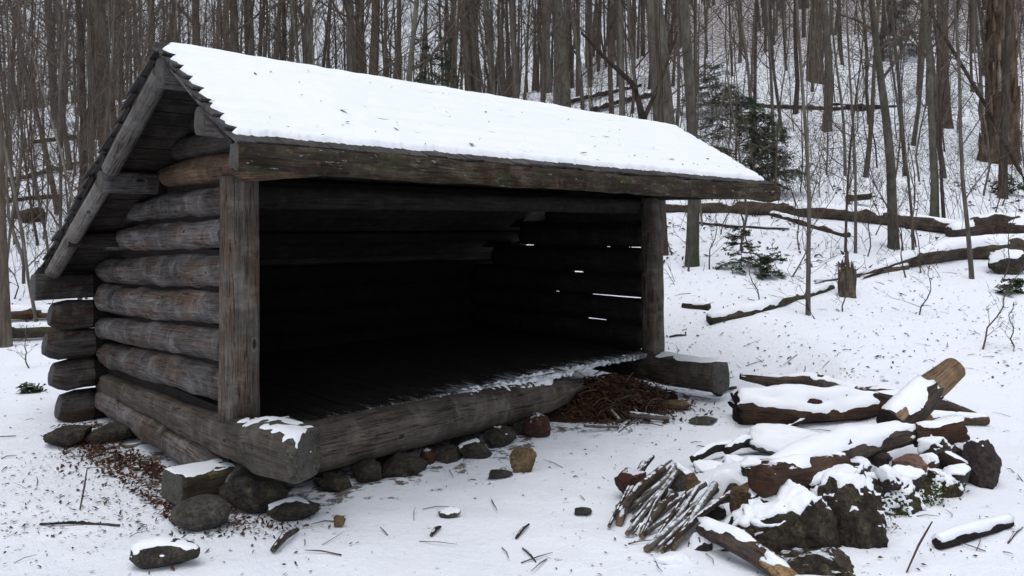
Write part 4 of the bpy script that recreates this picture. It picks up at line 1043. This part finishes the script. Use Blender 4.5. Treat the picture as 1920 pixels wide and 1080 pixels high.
# common forest
protos = {'big': [], 'mid': [], 'sap': []}
for i in range(6):
    protos['big'].append(tree_obj(grow(17, .13, 26, rnd, wob=.4, lean=(rnd.gauss(0, .02), rnd.gauss(0, .02)), first=.3, bl=.27, sub=5, up=1.0), ['bark', 'bark2'][i % 2], 'bare_tree'))
for i in range(7):
    protos['mid'].append(tree_obj(grow(12, .065, 26, rnd, wob=.7, lean=(rnd.gauss(0, .04), rnd.gauss(0, .04)), first=.2, bl=.24, sub=5, up=1.0), ['bark', 'bark2', 'bark3'][i % 3], 'bare_tree'))
for i in range(8):
    protos['sap'].append(tree_obj(grow(5.5, .02, 18, rnd, wob=1.3, lean=(rnd.gauss(0, .08), rnd.gauss(0, .08)), first=.12, bl=.24, sub=4, up=1.0), ['bark2', 'bark'][i % 2], 'sapling'))
LAB = {'big': 'tall bare grey-brown tree on the wooded slope ', 'mid': 'slim bare tree on the wooded slope ', 'sap': 'thin leafless sapling on the slope '}
cnt = {'big': 0, 'mid': 0, 'sap': 0}; spots = []
def region(u): return 'at the left' if u < -.36 else ('behind the roof' if u < .2 else 'at the right')
lim = {'big': 74, 'mid': 125, 'sap': 160}
for kind, d0, d1 in (('big', 21, 62), ('mid', 16, 50), ('sap', 11, 34)):
    tries = 0
    while cnt[kind] < lim[kind] and tries < 9000:
        tries += 1
        u = rnd.uniform(-.72, .72); dp = math.sqrt(rnd.uniform(d0*d0, d1*d1)); 
        if kind == 'sap' and -.34 < u < .2 and dp < 20: continue
        if kind == 'sap' and u > .2 and dp < 16 and rnd.random() < .6: continue
        if kind == 'mid' and u > .2 and dp < 22 and rnd.random() < .8: continue
        if kind == 'big' and u > .2 and dp < 30 and rnd.random() < .9: continue
        x, y = XY(u*dp, dp)
        if any((x-a)**2+(y-b_)**2 < (1.0 if kind == 'sap' else 1.6) for a, b_ in spots): continue
        spots.append((x, y)); pr = protos[kind][cnt[kind] % len(protos[kind])]
        put(pr, Vector((x, y, gz(x, y))), rnd.uniform(0, 6.28), rnd.uniform(.75, 1.25) if kind != 'big' or u < .15 else rnd.uniform(.5, .8), LAB[kind]+region(u), LAB[kind].strip()+' '+region(u), lean=(rnd.gauss(0, .025), rnd.gauss(0, .025)))
        cnt[kind] += 1
# left thicket: dense thin saplings
c0 = 0
while c0 < 46:
    u = rnd.uniform(-.70, -.46); dp = rnd.uniform(11, 24); x, y = XY(u*dp, dp)
    if any((x-a)**2+(y-b_)**2 < .25 for a, b_ in spots): continue
    spots.append((x, y)); c0 += 1
    put(protos['sap'][c0 % 8], Vector((x, y, gz(x, y))), rnd.uniform(0, 6.28), rnd.uniform(1, 1.7), 'leafless sapling in the thicket left of the shelter', 'saplings in the left thicket', lean=(rnd.gauss(0, .05), rnd.gauss(0, .05)))
# the far wood: reads as one mass of trunks and twigs
def farwood(n, d0, d1, V, Fc, rnd):
    def seg(a, b_, ra, rb, k=3):
        d_ = b_-a; s, u_ = frame(d_); q = len(V)
        for p, r_ in ((a, ra), (b_, rb)):
            for j in range(k):
                c_, s_ = math.cos(6.2832*j/k), math.sin(6.2832*j/k); V.append((p.x+(s.x*c_+u_.x*s_)*r_, p.y+(s.y*c_+u_.y*s_)*r_, p.z+(s.z*c_+u_.z*s_)*r_))
        for j in range(k): j2 = (j+1) % k; Fc.append((q+j, q+j2, q+k+j2, q+k+j))
    for _ in range(n):
        u = rnd.uniform(-.78, .78); dp = math.sqrt(rnd.uniform(d0*d0, d1*d1)); x, y = XY(u*dp, dp); z = gz(x, y)
        h = rnd.uniform(9, 19); r_ = h*rnd.uniform(.004, .011)*rnd.choice((1, 1, 1.3)); base = Vector((x, y, z-.2)); top = base+Vector((rnd.gauss(0, .05)*h, rnd.gauss(0, .05)*h, h)); md = base.lerp(top, .5)+Vector((rnd.gauss(0, .02)*h, rnd.gauss(0, .02)*h, 0))
        seg(base, md, r_, r_*.65, 5); seg(md, top, r_*.65, r_*.12, 4)
        nb = rnd.randint(16, 26)
        for i in range(nb):
            f = rnd.uniform(.18, 1); p = base.lerp(md, f*2) if f < .5 else md.lerp(top, f*2-1); a = rnd.uniform(0, 6.28); l = h*rnd.uniform(.06, .2)
            d_ = Vector((math.cos(a), math.sin(a), rnd.uniform(.3, 1.6))).normalized(); e = p+d_*l
            seg(p, e, r_*.16+.004, .006)
            for _k in range(4):
                d2 = (d_+Vector((rnd.gauss(0, .6), rnd.gauss(0, .6), rnd.gauss(.1, .4)))).normalized(); q = p.lerp(e, rnd.uniform(.3, 1)); seg(q, q+d2*l*rnd.uniform(.25, .6), .006, .003)
V, Fc = [], []; farwood(560, 44, 105, V, Fc, rnd); farwood(120, 105, 150, V, Fc, rnd)
tag(build('far_wood', V, Fc, M['farbark']), 'far bare woods covering the upper slopes in a mass of trunks and twigs', 'woods', kind='stuff')
# undergrowth: wiry bare shoots between the trees
T = []
for _ in range(8000):
    u = rnd.uniform(-.72, .72); dp = math.sqrt(rnd.uniform(10.5**2, 42**2)); x, y = XY(u*dp, dp)
    if noise.noise(Vector((x*.3, y*.3, 14))) < rnd.uniform(-.5, .35): continue
    p = Vector((x, y, gz(x, y))); h = rnd.uniform(.15, 1.9) if dp > 13 else rnd.uniform(.1, .5)
    d_ = Vector((rnd.gauss(0, .5), rnd.gauss(0, .5), 1)).normalized()
    m1 = p+d_*h*.5; m2 = m1+(d_+Vector((rnd.gauss(0, .3), rnd.gauss(0, .3), 0))).normalized()*h*.5
    T.append(([p, m1, m2], [.005, .004, .002]))
    for _k in range(rnd.randint(0, 3)):
        q = p.lerp(m1, rnd.uniform(.4, 1)); T.append(([q, q+(d_+Vector((rnd.gauss(0, .7), rnd.gauss(0, .7), 0))).normalized()*h*.4], [.003, .0015]))
V, Fc = tubes(T, 3); tag(build('undergrowth', V, Fc, M['twig']), 'wiry leafless shoots and brush between the trees', 'undergrowth', kind='stuff')

# ------------------------------------------------------------------ evergreens
def hemlock(p, h, rad_, dens, label, mt='needle', first=.1, name='hemlock_tree'):
    root = empty(name, p); tag(root, label, 'evergreen')
    V, Fc = tubes([([Vector((0, 0, -.2)), Vector((0, 0, h*.5)), Vector((0, 0, h))], [h*.012, h*.008, .004])], 8); o = build('trunk', V, Fc, M['bark2']); o.parent = root
    T, NV, NF = [], [], []
    dens = int(dens*1.7)
    for b_ in range(dens):
        f = first+(1-first)*(b_/dens); z = h*min(1, max(.03, f+rnd.gauss(0, .03))); l = rad_*(1-f*.75)*rnd.uniform(.35, 1.15); a = rnd.uniform(0, 6.28)
        d_ = Vector((math.cos(a), math.sin(a), rnd.gauss(.15, .2))); q0 = Vector((0, 0, z)); q1 = q0+d_*l*.55; q2 = q0+d_*l+Vector((rnd.gauss(0, .1*l), rnd.gauss(0, .1*l), -.3*l))
        T.append(([q0, q1, q2], [.012, .008, .003]))
        for s in range(int(l*24)+5):
            g_ = rnd.uniform(.2, 1); c_ = q0.lerp(q1, g_*2) if g_ < .5 else q1.lerp(q2, g_*2-1); sa = a+rnd.choice((-1, 1))*rnd.uniform(.3, 1.4); l2 = l*.38*(1.15-g_)*rnd.uniform(.6, 1.3)+.08
            dd = Vector((math.cos(sa), math.sin(sa), rnd.gauss(-.15, .3))); e = c_+dd*l2; T.append(([c_, e], [.003, .0015]))
            nn = int(l2*34)+3
            for i in range(nn):
                w_ = c_.lerp(e, (i+.5)/nn); for_ = Vector((math.cos(sa+1.3), math.sin(sa+1.3), rnd.gauss(0, .35))); ln = rnd.uniform(.02, .045); th = dd*.009
                for sg in (-1, 1):
                    q = len(NV); NV += [w_-th, w_+th, w_+for_*ln*sg+th*1.2, w_+for_*ln*sg-th*.3]; NF.append((q, q+1, q+2, q+3))
    V, Fc = tubes(T, 4); o = build('branches', V, Fc, M['twig']); o.parent = root
    o = build('foliage', NV, NF, M[mt], smooth=False); o.parent = root
    return root
hemlock(G(1380, 350), 2.4, 1.7, 34, 'young hemlock with sparse dark sprays behind the right end of the roof')
hemlock(G(1440, 365), 1.9, 1.2, 30, 'low spreading hemlock right of the roof corner')
hemlock(G(1335, 215), 2.2, 1.9, 24, 'dark hemlock uphill between the bare trunks')
hemlock(G(810, 330), 4.6, 2.2, 44, 'dull evergreen barely showing over the middle of the roof')
hemlock(G(1690, 110), 4, 2, 40, 'dark evergreen high on the hillside at the right')
hemlock(G(1390, 500), .6, .42, 9, 'small green hemlock seedling on the snow right of the shelter', 'gneedle', name='seedling')
hemlock(G(1445, 520), .35, .36, 7, 'low green seedling beside the hemlock seedling', 'gneedle', name='seedling')
hemlock(G(1900, 550), .2, .25, 7, 'tuft of green at the right edge below the mossy rock', 'gneedle', name='seedling')
hemlock(G(1890, 365), .5, .5, 12, 'green seedling at the foot of the old peeling tree', 'gneedle', name='seedling')
hemlock(G(60, 735), .07, .09, 4, 'tiny green plant in the snow left of the shelter', 'gneedle', name='seedling')
# leaning dead poles among the right trees
for pts, rr, lb in [([(1925, 345, 15), (1850, 200, 15.5), (1730, 0, 16.5), (1680, -90, 17)], [.045, .04, .03, .02], 'long dead pole leaning left across the old peeling tree'),
                    ([(1206, 225, 20), (1190, 160, 20), (1130, 105, 20), (1090, 60, 20)], [.09, .07, .05, .03], 'crooked dark tree bent over the roof ridge'),
                    ([(1206, 225, 20), (1240, 150, 20.3), (1270, 60, 20.5)], [.07, .05, .03], 'upright limb rising beside the crooked bent tree')]:
    P_ = [W(*q) for q in pts]; f_ = P_[0]; P_ = [Vector((f_.x+.1, f_.y, gz(f_.x, f_.y)-.1))]+P_; rr = [rr[0]]+rr
    tlog('leaning_pole', P_, rr, [M['barklog'], M['end']], lb, 'dead tree', k=10, per=.25, rough=.05, lump=.15)
